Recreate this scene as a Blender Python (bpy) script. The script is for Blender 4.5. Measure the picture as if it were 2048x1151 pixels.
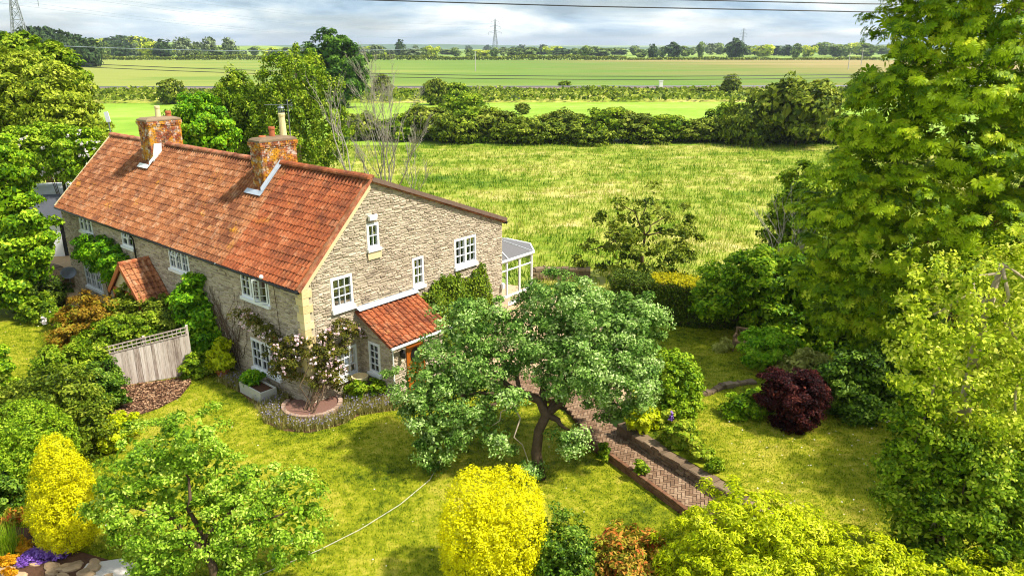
import bpy, math, random
import numpy as np
from mathutils import Matrix, Vector

for o in list(bpy.data.objects):
    bpy.data.objects.remove(o)
SC = bpy.context.scene
COL = SC.collection
R = math.radians

# ------------------------------------------------------------------ camera
CAMH, PITCH, FPX = 12.5, 0.3159, 1496.0
cam_d = bpy.data.cameras.new('camera')
cam = bpy.data.objects.new('camera', cam_d)
COL.objects.link(cam)
cam.location = (0, 0, CAMH)
cam.rotation_euler = (math.pi / 2 - PITCH, 0, 0)
cam_d.sensor_width = 36.0
cam_d.lens = 36.0 * FPX / 2048.0
cam_d.clip_start = 0.5
cam_d.clip_end = 20000
SC.camera = cam

# ------------------------------------------------------------------ sky, sun, exposure
SUN_AZ, SUN_EL = R(106), R(54)      # azimuth clockwise from +Y, elevation
world = bpy.data.worlds.new('World')
SC.world = world
world.use_nodes = True
wt = world.node_tree
wt.nodes.clear()
def wn(t, **k):
    n = wt.nodes.new(t)
    for a, b in k.items():
        setattr(n, a, b)
    return n
def wmath(op, a, b=None):
    n = wn('ShaderNodeMath', operation=op)
    for i, v in enumerate((a, b)):
        if v is None:
            continue
        if isinstance(v, (int, float)):
            n.inputs[i].default_value = v
        else:
            wt.links.new(v, n.inputs[i])
    return n.outputs[0]
sky = wn('ShaderNodeTexSky', sky_type='NISHITA')
sky.sun_disc = False
sky.sun_elevation = SUN_EL
sky.sun_rotation = SUN_AZ
sky.air_density = 1.0
sky.dust_density = 2.0
sky.ozone_density = 1.5
tc = wn('ShaderNodeTexCoord')
sx = wn('ShaderNodeSeparateXYZ')
wt.links.new(tc.outputs['Generated'], sx.inputs[0])
zz = wmath('ADD', wmath('MAXIMUM', sx.outputs[2], 0.0), 0.16)
cv = wn('ShaderNodeCombineXYZ')
wt.links.new(wmath('DIVIDE', sx.outputs[0], zz), cv.inputs[0])
wt.links.new(wmath('DIVIDE', sx.outputs[1], zz), cv.inputs[1])
def wnoise(scale, detail, rough, off):
    mp = wn('ShaderNodeMapping')
    mp.inputs['Location'].default_value = off
    wt.links.new(cv.outputs[0], mp.inputs[0])
    n = wn('ShaderNodeTexNoise')
    n.inputs['Scale'].default_value = scale
    n.inputs['Detail'].default_value = detail
    n.inputs['Roughness'].default_value = rough
    n.inputs['Distortion'].default_value = 0.3
    wt.links.new(mp.outputs[0], n.inputs['Vector'])
    return n.outputs[0]
def wramp(fac, stops):
    n = wn('ShaderNodeValToRGB')
    el = n.color_ramp.elements
    while len(el) < len(stops):
        el.new(0.5)
    for e, (p, c) in zip(el, stops):
        e.position = p
        e.color = tuple(c) + (1,) if len(c) == 3 else c
    wt.links.new(fac, n.inputs[0])
    return n.outputs[0]
cover = wramp(wnoise(0.85, 6, 0.55, (3.1, 1.7, 0)), [(0.36, (0.45, 0.45, 0.45)), (0.56, (1, 1, 1))])
shade = wramp(wnoise(0.95, 8, 0.56, (11.3, 4.2, 2)), [(0.35, (1.25, 1.9, 2.6)), (0.44, (2.3, 3.1, 3.8)), (0.52, (3.6, 4.2, 4.5)), (0.60, (5.2, 5.4, 5.4))])
mx = wn('ShaderNodeMixRGB')
wt.links.new(cover, mx.inputs[0])
wt.links.new(sky.outputs[0], mx.inputs[1])
wt.links.new(shade, mx.inputs[2])
bg = wn('ShaderNodeBackground')
bg.inputs['Strength'].default_value = 0.14
wt.links.new(mx.outputs[0], bg.inputs[0])
wo = wn('ShaderNodeOutputWorld')
wt.links.new(bg.outputs[0], wo.inputs[0])

sun_d = bpy.data.lights.new('sun', 'SUN')
sun_d.energy = 4.3
sun_d.angle = R(3.0)
sun_d.color = (1.0, 0.95, 0.86)
sun = bpy.data.objects.new('sun', sun_d)
COL.objects.link(sun)
sdir = Vector((math.sin(SUN_AZ) * math.cos(SUN_EL), math.cos(SUN_AZ) * math.cos(SUN_EL), math.sin(SUN_EL)))
sun.rotation_euler = (-sdir).to_track_quat('-Z', 'Y').to_euler()
sun.location = sdir * 60

vs = SC.view_settings
vs.view_transform = 'Standard'
vs.look = 'None'
vs.exposure = 0.74
vs.gamma = 1.0
vs.use_curve_mapping = False
SC.render.engine = 'CYCLES'
SC.cycles.use_denoising = True
SC.cycles.filter_width = 1.05
SC.cycles.max_bounces = 6
SC.cycles.diffuse_bounces = 3
SC.cycles.glossy_bounces = 2
SC.cycles.transmission_bounces = 3
SC.cycles.transparent_max_bounces = 8
SC.cycles.caustics_reflective = False
SC.cycles.caustics_refractive = False

# ------------------------------------------------------------------ helpers
CP, SP = math.cos(PITCH), math.sin(PITCH)
def at(x, y, Y):
    """the point seen at photo pixel x, y at ground distance Y"""
    a = (x - 1024) / FPX
    b = (575.5 - y) / FPX
    t = Y / (CP + b * SP)
    return np.array([a * t, Y, CAMH + t * (-SP + b * CP)])
def pxm(x, y, Y):
    """metres for one photo pixel at that point"""
    b = (575.5 - y) / FPX
    return Y / (CP + b * SP) / FPX
def gnd(x, y, z=0.0):
    a = (x - 1024) / FPX
    b = (575.5 - y) / FPX
    t = (z - CAMH) / (-SP + b * CP)
    return np.array([a * t, t * (CP + b * SP), z])
def lobes_px(Y, *ls):
    """crown lobes given as (x, y, radius px[, dY, squash z])"""
    out = []
    for l in ls:
        dy = l[3] if len(l) > 3 else 0.0
        sq = l[4] if len(l) > 4 else 1.0
        p = at(l[0], l[1], Y + dy)
        r = l[2] * pxm(l[0], l[1], Y + dy)
        out.append((p[0], p[1], p[2], r, r, r * sq))
    return np.array(out)

def S(r, g, b, k=1.0):
    f = lambda v: ((v / 255.0) / 12.92 if v / 255.0 <= 0.04045 else ((v / 255.0 + 0.055) / 1.055) ** 2.4) * k
    return (f(r), f(g), f(b))

def tag(o, label=None, cat=None, group=None, kind=None):
    if label: o['label'] = label
    if cat: o['category'] = cat
    if group: o['group'] = group
    if kind: o['kind'] = kind
    return o
def empty(name, loc=(0, 0, 0), rz=0.0, label=None, cat=None, group=None):
    o = bpy.data.objects.new(name, None)
    COL.objects.link(o)
    o.location = loc
    o.rotation_euler = (0, 0, rz)
    o.empty_display_size = 0.2
    return tag(o, label, cat, group)
def link(name, me, mat=None, parent=None, kind=None):
    o = bpy.data.objects.new(name, me)
    COL.objects.link(o)
    if mat is not None and not me.materials:
        me.materials.append(mat)
    if parent is not None:
        o.parent = parent
    if kind:
        o['kind'] = kind
    return o
def np_mesh(name, verts, faces, attrs=None, smooth=False):
    verts = np.asarray(verts, dtype=np.float32)
    faces = np.asarray(faces, dtype=np.int32)
    k = faces.shape[1]
    m = bpy.data.meshes.new(name)
    m.vertices.add(len(verts))
    m.vertices.foreach_set('co', verts.ravel())
    m.loops.add(faces.size)
    m.loops.foreach_set('vertex_index', faces.ravel())
    m.polygons.add(len(faces))
    m.polygons.foreach_set('loop_start', np.arange(0, faces.size, k, dtype=np.int32))
    m.polygons.foreach_set('loop_total', np.full(len(faces), k, dtype=np.int32))
    if smooth:
        m.polygons.foreach_set('use_smooth', np.ones(len(faces), dtype=bool))
    for n, v in (attrs or {}).items():
        a = m.attributes.new(n, 'FLOAT', 'FACE')
        a.data.foreach_set('value', np.asarray(v, dtype=np.float32))
    m.update(calc_edges=True)
    return m

class MB:
    """collects simple shapes; build() links them as one mesh object"""
    def __init__(self):
        self.v, self.f, self.r = [], [], []
    def add(self, verts, faces, rnd=0.0):
        b = len(self.v)
        self.v.extend([tuple(p) for p in verts])
        for f in faces:
            self.f.append(tuple(i + b for i in f))
            self.r.append(rnd)
        return self
    def box(self, x0, x1, y0, y1, z0, z1, rnd=0.0, M=None):
        vs_ = [(x, y, z) for z in (z0, z1) for y in (y0, y1) for x in (x0, x1)]
        if M is not None:
            vs_ = [M @ Vector(p) for p in vs_]
        return self.add(vs_, [(0, 2, 3, 1), (4, 5, 7, 6), (0, 1, 5, 4), (2, 6, 7, 3), (0, 4, 6, 2), (1, 3, 7, 5)], rnd)
    def bar(self, a, b, w, h=None, rnd=0.0, up=(0, 0, 1)):
        a, b = Vector(a), Vector(b)
        h = h or w
        d = (b - a)
        L = d.length
        d.normalize()
        s = d.cross(Vector(up))
        if s.length < 1e-4:
            s = Vector((1, 0, 0))
        s.normalize()
        n = s.cross(d)
        M = Matrix((( d.x, s.x, n.x, a.x), (d.y, s.y, n.y, a.y), (d.z, s.z, n.z, a.z), (0, 0, 0, 1)))
        return self.box(0, L, -w / 2, w / 2, -h / 2, h / 2, rnd, M)
    def tube(self, pts, radii, sides=7, rnd=0.0, cap=True):
        pts = [Vector(p) for p in pts]
        if isinstance(radii, (int, float)):
            radii = [radii] * len(pts)
        ref = Vector((0.3, 0.9, 0.31)).normalized()
        rings = []
        for i, p in enumerate(pts):
            d = (pts[min(i + 1, len(pts) - 1)] - pts[max(i - 1, 0)])
            d.normalize()
            s = d.cross(ref)
            if s.length < 0.05:
                s = d.cross(Vector((1, 0, 0)))
            s.normalize()
            n = d.cross(s)
            rings.append([p + (s * math.cos(2 * math.pi * k / sides) + n * math.sin(2 * math.pi * k / sides)) * radii[i] for k in range(sides)])
        vv = [q for r in rings for q in r]
        ff = []
        for i in range(len(pts) - 1):
            for k in range(sides):
                a, b = i * sides + k, i * sides + (k + 1) % sides
                ff.append((a, b, b + sides, a + sides))
        if cap:
            ff.append(tuple(range(sides - 1, -1, -1)))
            ff.append(tuple(range((len(pts) - 1) * sides, len(pts) * sides)))
        return self.add(vv, ff, rnd)
    def lathe(self, prof, cx=0, cy=0, cz=0, sides=16, rnd=0.0, sx=1.0, sy=1.0):
        vv, ff = [], []
        for r, z in prof:
            for k in range(sides):
                t = 2 * math.pi * k / sides
                vv.append((cx + r * sx * math.cos(t), cy + r * sy * math.sin(t), cz + z))
        for i in range(len(prof) - 1):
            for k in range(sides):
                a, b = i * sides + k, i * sides + (k + 1) % sides
                ff.append((a, b, b + sides, a + sides))
        ff.append(tuple(range(sides - 1, -1, -1)))
        ff.append(tuple(range((len(prof) - 1) * sides, len(prof) * sides)))
        return self.add(vv, ff, rnd)
    def poly(self, pts, rnd=0.0):
        return self.add(pts, [tuple(range(len(pts)))], rnd)
    def slab(self, pts, z0, z1, rnd=0.0):
        n = len(pts)
        vv = [(p[0], p[1], z0) for p in pts] + [(p[0], p[1], z1) for p in pts]
        ff = [tuple(range(n - 1, -1, -1)), tuple(range(n, 2 * n))] + [(i, (i + 1) % n, n + (i + 1) % n, n + i) for i in range(n)]
        return self.add(vv, ff, rnd)
    def mesh(self, name, smooth=False):
        m = bpy.data.meshes.new(name)
        m.from_pydata(self.v, [], self.f)
        a = m.attributes.new('rnd', 'FLOAT', 'FACE')
        a.data.foreach_set('value', np.array(self.r, dtype=np.float32))
        if smooth:
            m.polygons.foreach_set('use_smooth', np.ones(len(self.f), dtype=bool))
        m.update()
        return m
    def build(self, name, mat, parent=None, kind=None, smooth=False, loc=None):
        o = link(name, self.mesh(name, smooth), mat, parent, kind)
        if loc is not None:
            o.location = loc
        return o

# ------------------------------------------------------------------ materials
class NT:
    def __init__(self, name):
        self.m = bpy.data.materials.new(name)
        self.m.use_nodes = True
        self.t = self.m.node_tree
        self.t.nodes.clear()
        self.out = self.n('ShaderNodeOutputMaterial')
    def n(self, typ, **k):
        x = self.t.nodes.new(typ)
        for a, b in k.items():
            setattr(x, a, b)
        return x
    def set(self, sock, v):
        if isinstance(v, bpy.types.NodeSocket):
            self.t.links.new(v, sock)
        else:
            if isinstance(v, tuple) and len(v) == 3 and sock.type == 'RGBA':
                v = v + (1,)
            sock.default_value = v
    def attr(self, name):
        return self.n('ShaderNodeAttribute', attribute_name=name).outputs['Fac']
    def objrnd(self):
        return self.n('ShaderNodeObjectInfo').outputs['Random']
    def pos(self):
        return self.n('ShaderNodeNewGeometry').outputs['Position']
    def math(self, op, a, b=0.0, clamp=False):
        x = self.n('ShaderNodeMath', operation=op, use_clamp=clamp)
        self.set(x.inputs[0], a)
        self.set(x.inputs[1], b)
        return x.outputs[0]
    def noise(self, scale, detail=4, rough=0.55, vec=None, stretch=None, dist=0.0):
        v = vec if vec is not None else self.pos()
        if stretch:
            mp = self.n('ShaderNodeMapping')
            mp.inputs['Scale'].default_value = stretch
            self.t.links.new(v, mp.inputs[0])
            v = mp.outputs[0]
        x = self.n('ShaderNodeTexNoise')
        x.inputs['Scale'].default_value = scale
        x.inputs['Detail'].default_value = detail
        x.inputs['Roughness'].default_value = rough
        x.inputs['Distortion'].default_value = dist
        self.t.links.new(v, x.inputs['Vector'])
        return x.outputs[0]
    def ramp(self, fac, stops, interp='LINEAR'):
        x = self.n('ShaderNodeValToRGB')
        x.color_ramp.interpolation = interp
        el = x.color_ramp.elements
        while len(el) < len(stops):
            el.new(0.5)
        for e, (p, c) in zip(el, stops):
            e.position = p
            if isinstance(c, (int, float)):
                c = (c, c, c)
            e.color = tuple(c)[:3] + (1,)
        self.set(x.inputs[0], fac)
        return x.outputs[0]
    def mix(self, fac, a, b, mode='MIX'):
        x = self.n('ShaderNodeMixRGB', blend_type=mode)
        self.set(x.inputs[0], fac)
        self.set(x.inputs[1], a)
        self.set(x.inputs[2], b)
        return x.outputs[0]
    def bump(self, h, strength=0.4, dist=0.02):
        x = self.n('ShaderNodeBump')
        x.inputs['Strength'].default_value = strength
        x.inputs['Distance'].default_value = dist
        self.set(x.inputs['Height'], h)
        return x.outputs[0]
    def pbr(self, color, rough=0.7, metal=0.0, spec=0.3, normal=None):
        x = self.n('ShaderNodeBsdfPrincipled')
        self.set(x.inputs['Base Color'], color)
        self.set(x.inputs['Roughness'], rough)
        self.set(x.inputs['Metallic'], metal)
        self.set(x.inputs['Specular IOR Level'], spec)
        if normal is not None:
            self.t.links.new(normal, x.inputs['Normal'])
        return x.outputs[0]
    def done(self, sh):
        self.t.links.new(sh, self.out.inputs[0])
        return self.m

def mat_plain(name, c, rough=0.6, var=0.12, scale=6, metal=0.0, spec=0.3, bump=0.15):
    t = NT(name)
    nz = t.noise(scale, 5)
    r = t.math('FRACT', t.math('ADD', t.attr('rnd'), t.objrnd()))
    f = t.math('ADD', t.math('MULTIPLY', nz, 0.6), t.math('MULTIPLY', r, 0.4))
    col = t.ramp(f, [(0.2, tuple(v * (1 - var) for v in c)), (0.8, tuple(min(1, v * (1 + var)) for v in c))])
    return t.done(t.pbr(col, rough, metal, spec, t.bump(nz, bump, 0.01) if bump else None))

def mat_leaf(name, cols, trans=0.3, rough=0.55, spec=0.14, clump=0.4):
    """cols: dark to light leaf colours; each leaf takes its own"""
    t = NT(name)
    f = t.math('ADD', t.math('MULTIPLY', t.attr('rnd'), 1 - clump), t.math('MULTIPLY', t.attr('rnd2'), clump))
    n = len(cols)
    col = t.ramp(f, [(0.08 + 0.84 * i / max(1, n - 1), c) for i, c in enumerate(cols)])
    a = t.pbr(col, max(rough, .5), 0.0, min(spec, .16))
    b = t.n('ShaderNodeBsdfTranslucent')
    t.t.links.new(col, b.inputs[0])
    m = t.n('ShaderNodeMixShader')
    m.inputs[0].default_value = trans
    t.t.links.new(a, m.inputs[1])
    t.t.links.new(b.outputs[0], m.inputs[2])
    return t.done(m.outputs[0])

def mat_grass(name, stops, scale, scale2=1.7, stretch=None, bump=0.0, trans=0.0, leafvar=0.0, det=0.5):
    t = NT(name)
    n1 = t.noise(scale, 5, 0.6, stretch=stretch)
    n2 = t.noise(scale2, 6, 0.65)
    f = t.math('ADD', t.math('MULTIPLY', n1, 1 - det), t.math('MULTIPLY', n2, det))
    if leafvar:
        f = t.math('ADD', f, t.math('MULTIPLY', t.math('SUBTRACT', t.attr('rnd'), 0.5), leafvar))
    col = t.ramp(f, stops)
    a = t.pbr(col, 0.75, 0, 0.15, t.bump(t.noise(scale2 * 14, 3), bump, 0.03) if bump else None)
    if trans:
        b = t.n('ShaderNodeBsdfTranslucent')
        t.t.links.new(col, b.inputs[0])
        m = t.n('ShaderNodeMixShader')
        m.inputs[0].default_value = trans
        t.t.links.new(a, m.inputs[1])
        t.t.links.new(b.outputs[0], m.inputs[2])
        a = m.outputs[0]
    return t.done(a)

# ------------------------------------------------------------------ foliage
def unit(a):
    return a / np.maximum(np.linalg.norm(a, axis=-1, keepdims=True), 1e-9)

def leaf_quads(rng, P, N, size, aspect=0.55, fold=0.15, hang=0.0):
    """one folded diamond leaf for every point"""
    n = len(P)
    N = unit(N)
    t = rng.normal(size=(n, 3))
    if hang:
        t[:, 2] = t[:, 2] * (1 - hang) - 2.2 * hang
    A = unit(t - N * np.sum(t * N, axis=1, keepdims=True))
    B = np.cross(N, A)
    L = size[:, None]
    f = N * (L * fold)
    v = np.empty((n, 4, 3))
    v[:, 0] = P - A * L * 0.5
    v[:, 1] = P + B * L * aspect * 0.5 + f + A * L * 0.03
    v[:, 2] = P + A * L * 0.5
    v[:, 3] = P - B * L * aspect * 0.5 + f + A * L * 0.03
    return v.reshape(-1, 3), np.arange(n * 4).reshape(n, 4)

def foliage_points(rng, lobes, n_leaves, clump, cover=1.25, up=0.35, elong=(1, 1, .75), inner=0.25, zmin=None, gap=0.0, noise=0.07, back=0.5, rndn=0.55, lift=0.7, under=0.0):
    lobes = np.asarray(lobes, dtype=float)
    C, Rr = lobes[:, :3], lobes[:, 3:]
    cs, cd = [], []
    for i in range(len(lobes)):
        r = Rr[i]
        area = 4 * math.pi * (((r[0] * r[1]) ** 1.6 + (r[0] * r[2]) ** 1.6 + (r[1] * r[2]) ** 1.6) / 3) ** (1 / 1.6)
        m = max(6, int(cover * area / (math.pi * clump ** 2)))
        d = unit(rng.normal(size=(m, 3)))
        ph = rng.uniform(0, 6.28, (3, 3))
        lump = sum(np.sin(d @ rng.normal(size=3) * f_ + ph[0, j_]) for j_, f_ in enumerate((2.2, 3.4, 5.0))) / 3
        p = C[i] + d * r * (1 + rng.normal(size=(m, 1)) * noise + lump[:, None] * noise * 1.8)
        keep = np.ones(m, bool)
        for j in range(len(lobes)):
            if j != i:
                keep &= (((p - C[j]) / Rr[j]) ** 2).sum(1) > 0.72
        keep &= ~((d[:, 1] > 0.35) & (rng.random(m) < back))
        if under:
            keep &= (d[:, 2] > -.25) | (rng.random(m) > under)
        if gap:
            keep &= rng.random(m) > gap
        cs.append(p[keep])
        cd.append(np.c_[unit(d[keep] / r), np.full(keep.sum(), i)])
    cs = np.concatenate(cs)
    cd = np.concatenate(cd)
    m = len(cs)
    cr = clump * rng.uniform(0.6, 1.3, m)
    k = rng.integers(0, m, n_leaves)
    q = unit(rng.normal(size=(n_leaves, 3)))
    fl = rng.random(n_leaves) < lift
    q[fl, 2] = np.abs(q[fl, 2])
    rr = rng.random((n_leaves, 1)) ** 0.45
    off = q * rr * cr[k][:, None] * np.array(elong)
    P = cs[k] + off
    N = cd[k, :3] * 0.75 + q * 0.35 + rng.normal(size=(n_leaves, 3)) * rndn + np.array([0, 0, up])
    rnd = rng.random(n_leaves)
    rnd2 = rng.random(m)[k]
    scale = rng.uniform(0.7, 1.3, n_leaves)
    if inner:
        ni = int(n_leaves * inner)
        vol = Rr.prod(1)
        li = rng.choice(len(lobes), ni, p=vol / vol.sum())
        d = unit(rng.normal(size=(ni, 3)))
        Pi = C[li] + d * Rr[li] * rng.uniform(0.3, 0.86, (ni, 1))
        P = np.r_[P, Pi]
        N = np.r_[N, d * 0.6 + rng.normal(size=(ni, 3)) * 0.6]
        rnd = np.r_[rnd, rng.random(ni)]
        rnd2 = np.r_[rnd2, rng.random(ni)]
        scale = np.r_[scale, rng.uniform(1.5, 2.2, ni)]
    if zmin is not None:
        kz = P[:, 2] > zmin
        P, N, rnd, rnd2, scale = P[kz], N[kz], rnd[kz], rnd2[kz], scale[kz]
    return P, N, rnd, rnd2, scale

def foliage_mesh(name, seed, lobes, n_leaves, leaf, clump, origin=(0, 0, 0), aspect=0.55, hang=0.0, fold=0.15, **k):
    rng = np.random.default_rng(seed)
    if not k.pop('fine', False):
        n_leaves, leaf, clump = int(n_leaves * .78), leaf * 1.28, clump * 1.2
    P, N, r1, r2, sc = foliage_points(rng, lobes, n_leaves, clump, **k)
    v, f = leaf_quads(rng, P - np.array(origin), N, leaf * sc, aspect, fold, hang)
    return np_mesh(name, v, f, {'rnd': r1, 'rnd2': r2})

def shrub(name, label, seed, lobes, n, leaf, clump, mat, cat='shrub', group=None, stem=True, base_z=0.0, part='foliage', **k):
    lobes = np.asarray(lobes, float)
    bx, by = lobes[:, 0].mean(), lobes[:, 1].mean()
    o = empty(name, (bx, by, base_z), 0, label, cat, group)
    me = foliage_mesh(part, seed, lobes, n, leaf, clump, (bx, by, base_z), **k)
    link(part, me, mat, o, 'stuff')
    if stem:
        rnd_ = random.Random(seed)
        mb = MB()
        zt = float(lobes[:, 2].max()) - base_z
        rad = float(lobes[:, 3].mean())
        for i in range(4):
            a = rnd_.uniform(0, 6.28)
            mb.tube([(0.08 * math.cos(a), 0.08 * math.sin(a), -0.05), (0.3 * rad * math.cos(a), 0.3 * rad * math.sin(a), zt * 0.45), (0.55 * rad * math.cos(a), 0.55 * rad * math.sin(a), zt * 0.8)], [0.045, 0.03, 0.012], 5)
        mb.build('stem', M['bark'], o)
    return o

def limbs(mb, rnd_, base, tips, r0, r1=0.03, sides=6, wob=0.12, k=5):
    """curved tapering branches from base to each tip"""
    b = Vector(base)
    for t in tips:
        t = Vector(t)
        L = (t - b).length
        pts, rad = [], []
        for i in range(k + 1):
            f = i / k
            p = b.lerp(t, f) + Vector((rnd_.uniform(-1, 1), rnd_.uniform(-1, 1), 0.6 * math.sin(f * math.pi))) * L * wob * math.sin(f * math.pi)
            pts.append(p)
            rad.append(r0 * (1 - f) + r1 * f)
        mb.tube(pts, rad, sides)

def blades(rng, P, h, w, lean=0.5, up=None):
    """one triangle blade for every point"""
    n = len(P)
    a = rng.uniform(0, 2 * math.pi, n)
    hh = h * rng.uniform(0.55, 1.25, n)
    d = np.c_[np.cos(a), np.sin(a), np.zeros(n)]
    s = np.c_[-np.sin(a), np.cos(a), np.zeros(n)]
    v = np.empty((n, 3, 3))
    v[:, 0] = P - s * w / 2
    v[:, 1] = P + s * w / 2
    v[:, 2] = P + d * (hh * lean * rng.uniform(0.2, 1.2, n))[:, None]
    v[:, 2, 2] += hh
    return v.reshape(-1, 3), np.arange(n * 3).reshape(n, 3)

def in_poly(P, poly):
    x, y = P[:, 0], P[:, 1]
    ins = np.zeros(len(P), bool)
    n = len(poly)
    for i in range(n):
        x0, y0 = poly[i][:2]
        x1, y1 = poly[(i + 1) % n][:2]
        c = ((y0 > y) != (y1 > y))
        with np.errstate(divide='ignore', invalid='ignore'):
            xi = (x1 - x0) * (y - y0) / (y1 - y0 + 1e-12) + x0
        ins ^= c & (x < xi)
    return ins
def scatter(rng, poly, n, avoid=()):
    poly = np.asarray(poly)[:, :2]
    lo, hi = poly.min(0), poly.max(0)
    P = rng.uniform(lo, hi, (n, 2))
    k = in_poly(P, poly)
    for a in avoid:
        k &= ~in_poly(P, np.asarray(a))
    return P[k]
# ------------------------------------------------------------------ material set
M = {}
M['bark'] = mat_plain('bark', S(96, 78, 60), 0.9, 0.4, 9, spec=0.1, bump=0.6)
M['twig'] = mat_plain('grey_twigs', S(160, 152, 136), 0.85, 0.25, 5, spec=0.1)
M['pale_bark'] = mat_plain('pale_bark', S(176, 158, 132), 0.85, 0.25, 5, spec=0.1, bump=0.4)
M['white_pvc'] = mat_plain('white_pvc', (0.80, 0.80, 0.79), 0.35, 0.03, 3, spec=0.4, bump=0)
M['mortar'] = mat_plain('mortar', S(196, 182, 154), 0.95, 0.2, 7, spec=0.1, bump=0.5)
M['render'] = mat_plain('cement_fillet', S(214, 194, 150), 0.95, 0.14, 5, spec=0.1, bump=0.3)
M['black_gutter'] = mat_plain('black_gutter', (0.012, 0.012, 0.013), 0.35, 0.2, 4, bump=0)
M['lead'] = mat_plain('lead', S(172, 178, 186), 0.5, 0.22, 7, 0.2, 0.4, 0.2)
M['limewash'] = mat_plain('limewash', S(226, 224, 218), 0.8, 0.14, 9, spec=0.2)
M['grey_metal'] = mat_plain('grey_metal', S(120, 124, 128), 0.5, 0.15, 5, 0.5)
M['steel'] = mat_plain('galvanised_steel', S(138, 142, 148), 0.6, 0.1, 1, 0.2)
M['dark_roof'] = mat_plain('dark_roof', S(78, 80, 86), 0.7, 0.2, 3)
M['black_wood'] = mat_plain('black_wood', S(34, 33, 34), 0.7, 0.2, 4)
M['door_wood'] = mat_plain('varnished_door', S(176, 92, 26), 0.35, 0.2, 8, spec=0.4)
M['oak_wood'] = mat_plain('porch_timber', S(168, 92, 52), 0.6, 0.25, 6)
M['bench_wood'] = mat_plain('weathered_bench_wood', S(128, 104, 76), 0.8, 0.25, 9)
M['terracotta'] = mat_plain('terracotta', S(182, 104, 66), 0.8, 0.22, 8)
M['buff_clay'] = mat_plain('buff_clay', S(222, 204, 152), 0.75, 0.1, 6)
M['soil'] = mat_plain('soil', S(92, 66, 50), 0.95, 0.4, 14, spec=0.05, bump=0.8)
M['curtain'] = mat_plain('curtain', S(190, 188, 168), 0.9, 0.1, 5)
M['cable'] = mat_plain('pale_cable', S(190, 184, 160), 0.6, 0.1, 3)
M['conductor'] = mat_plain('conductor', (0.035, 0.036, 0.04), 0.5, 0.1, 1)
M['far_wire'] = mat_plain('far_wire', S(150, 160, 172), 0.6, 0.1, 1)
M['ballast'] = mat_plain('ballast', S(122, 108, 100), 0.95, 0.3, 2)
M['gravel'] = mat_plain('gravel', S(190, 180, 170), 0.95, 0.4, 30, bump=0.8)
M['rock'] = mat_plain('rock', S(170, 142, 108), 0.9, 0.35, 5, bump=0.7)
M['trough'] = mat_plain('concrete_trough', S(188, 184, 172), 0.9, 0.18, 9, bump=0.4)
M['purple'] = mat_leaf('aubrieta_flowers', [S(96, 56, 140), S(138, 92, 190), S(176, 140, 220)], 0.2)
M['orange_moss'] = mat_leaf('orange_moss', [S(150, 96, 10), S(214, 150, 14), S(238, 190, 40)], 0.2)
M['white_petal'] = mat_leaf('white_blossom', [S(232, 220, 214), S(250, 240, 240)], 0.2)
M['pink_petal'] = mat_leaf('rose_petals', [S(244, 196, 200), S(252, 222, 224), S(255, 240, 238)], 0.25)

def mat_glass():
    t = NT('window_glass')
    fr = t.n('ShaderNodeFresnel')
    fr.inputs[0].default_value = 1.5
    k = t.math('ADD', t.math('MULTIPLY', fr.outputs[0], 1.1), 0.02, True)
    a = t.n('ShaderNodeBsdfTransparent')
    a.inputs[0].default_value = (0.86, 0.9, 0.88, 1)
    b = t.n('ShaderNodeBsdfGlossy')
    b.inputs['Roughness'].default_value = 0.02
    b.inputs['Color'].default_value = (0.95, 0.97, 1, 1)
    m = t.n('ShaderNodeMixShader')
    t.set(m.inputs[0], k)
    t.t.links.new(a.outputs[0], m.inputs[1])
    t.t.links.new(b.outputs[0], m.inputs[2])
    return t.done(m.outputs[0])
M['glass'] = mat_glass()

def mat_stone(name, cols, dirt=0.35):
    t = NT(name)
    r = t.math('FRACT', t.math('ADD', t.attr('rnd'), t.objrnd()))
    nz = t.noise(9, 6, 0.65)
    big = t.noise(0.55, 4)
    f = t.math('ADD', t.math('ADD', t.math('MULTIPLY', r, 0.38), t.math('MULTIPLY', nz, 0.36)), t.math('MULTIPLY', big, 0.26))
    n = len(cols)
    col = t.ramp(f, [(0.18 + 0.64 * i / (n - 1), c) for i, c in enumerate(cols)])
    col = t.mix(t.ramp(t.noise(2.3, 6, 0.7), [(0.52, 0.0), (0.72, dirt)]), col, S(106, 88, 70))
    return t.done(t.pbr(col, 0.92, 0, 0.12, t.bump(t.noise(22, 5, 0.7), 0.7, 0.02)))
M['stone'] = mat_stone('rubble_stone', [S(122, 108, 92), S(162, 146, 124), S(188, 171, 148), S(206, 191, 168)], .5)
M['quoin'] = mat_stone('dressed_stone', [S(206, 180, 124), S(226, 204, 152), S(238, 220, 176)], 0.15)
M['wall_stone'] = mat_stone('old_garden_stone', [S(84, 70, 54), S(124, 104, 82), S(160, 138, 110)], 0.5)
M['slab'] = mat_stone('sandstone_slab', [S(150, 122, 92), S(190, 160, 122), S(214, 188, 152)], 0.3)

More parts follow.
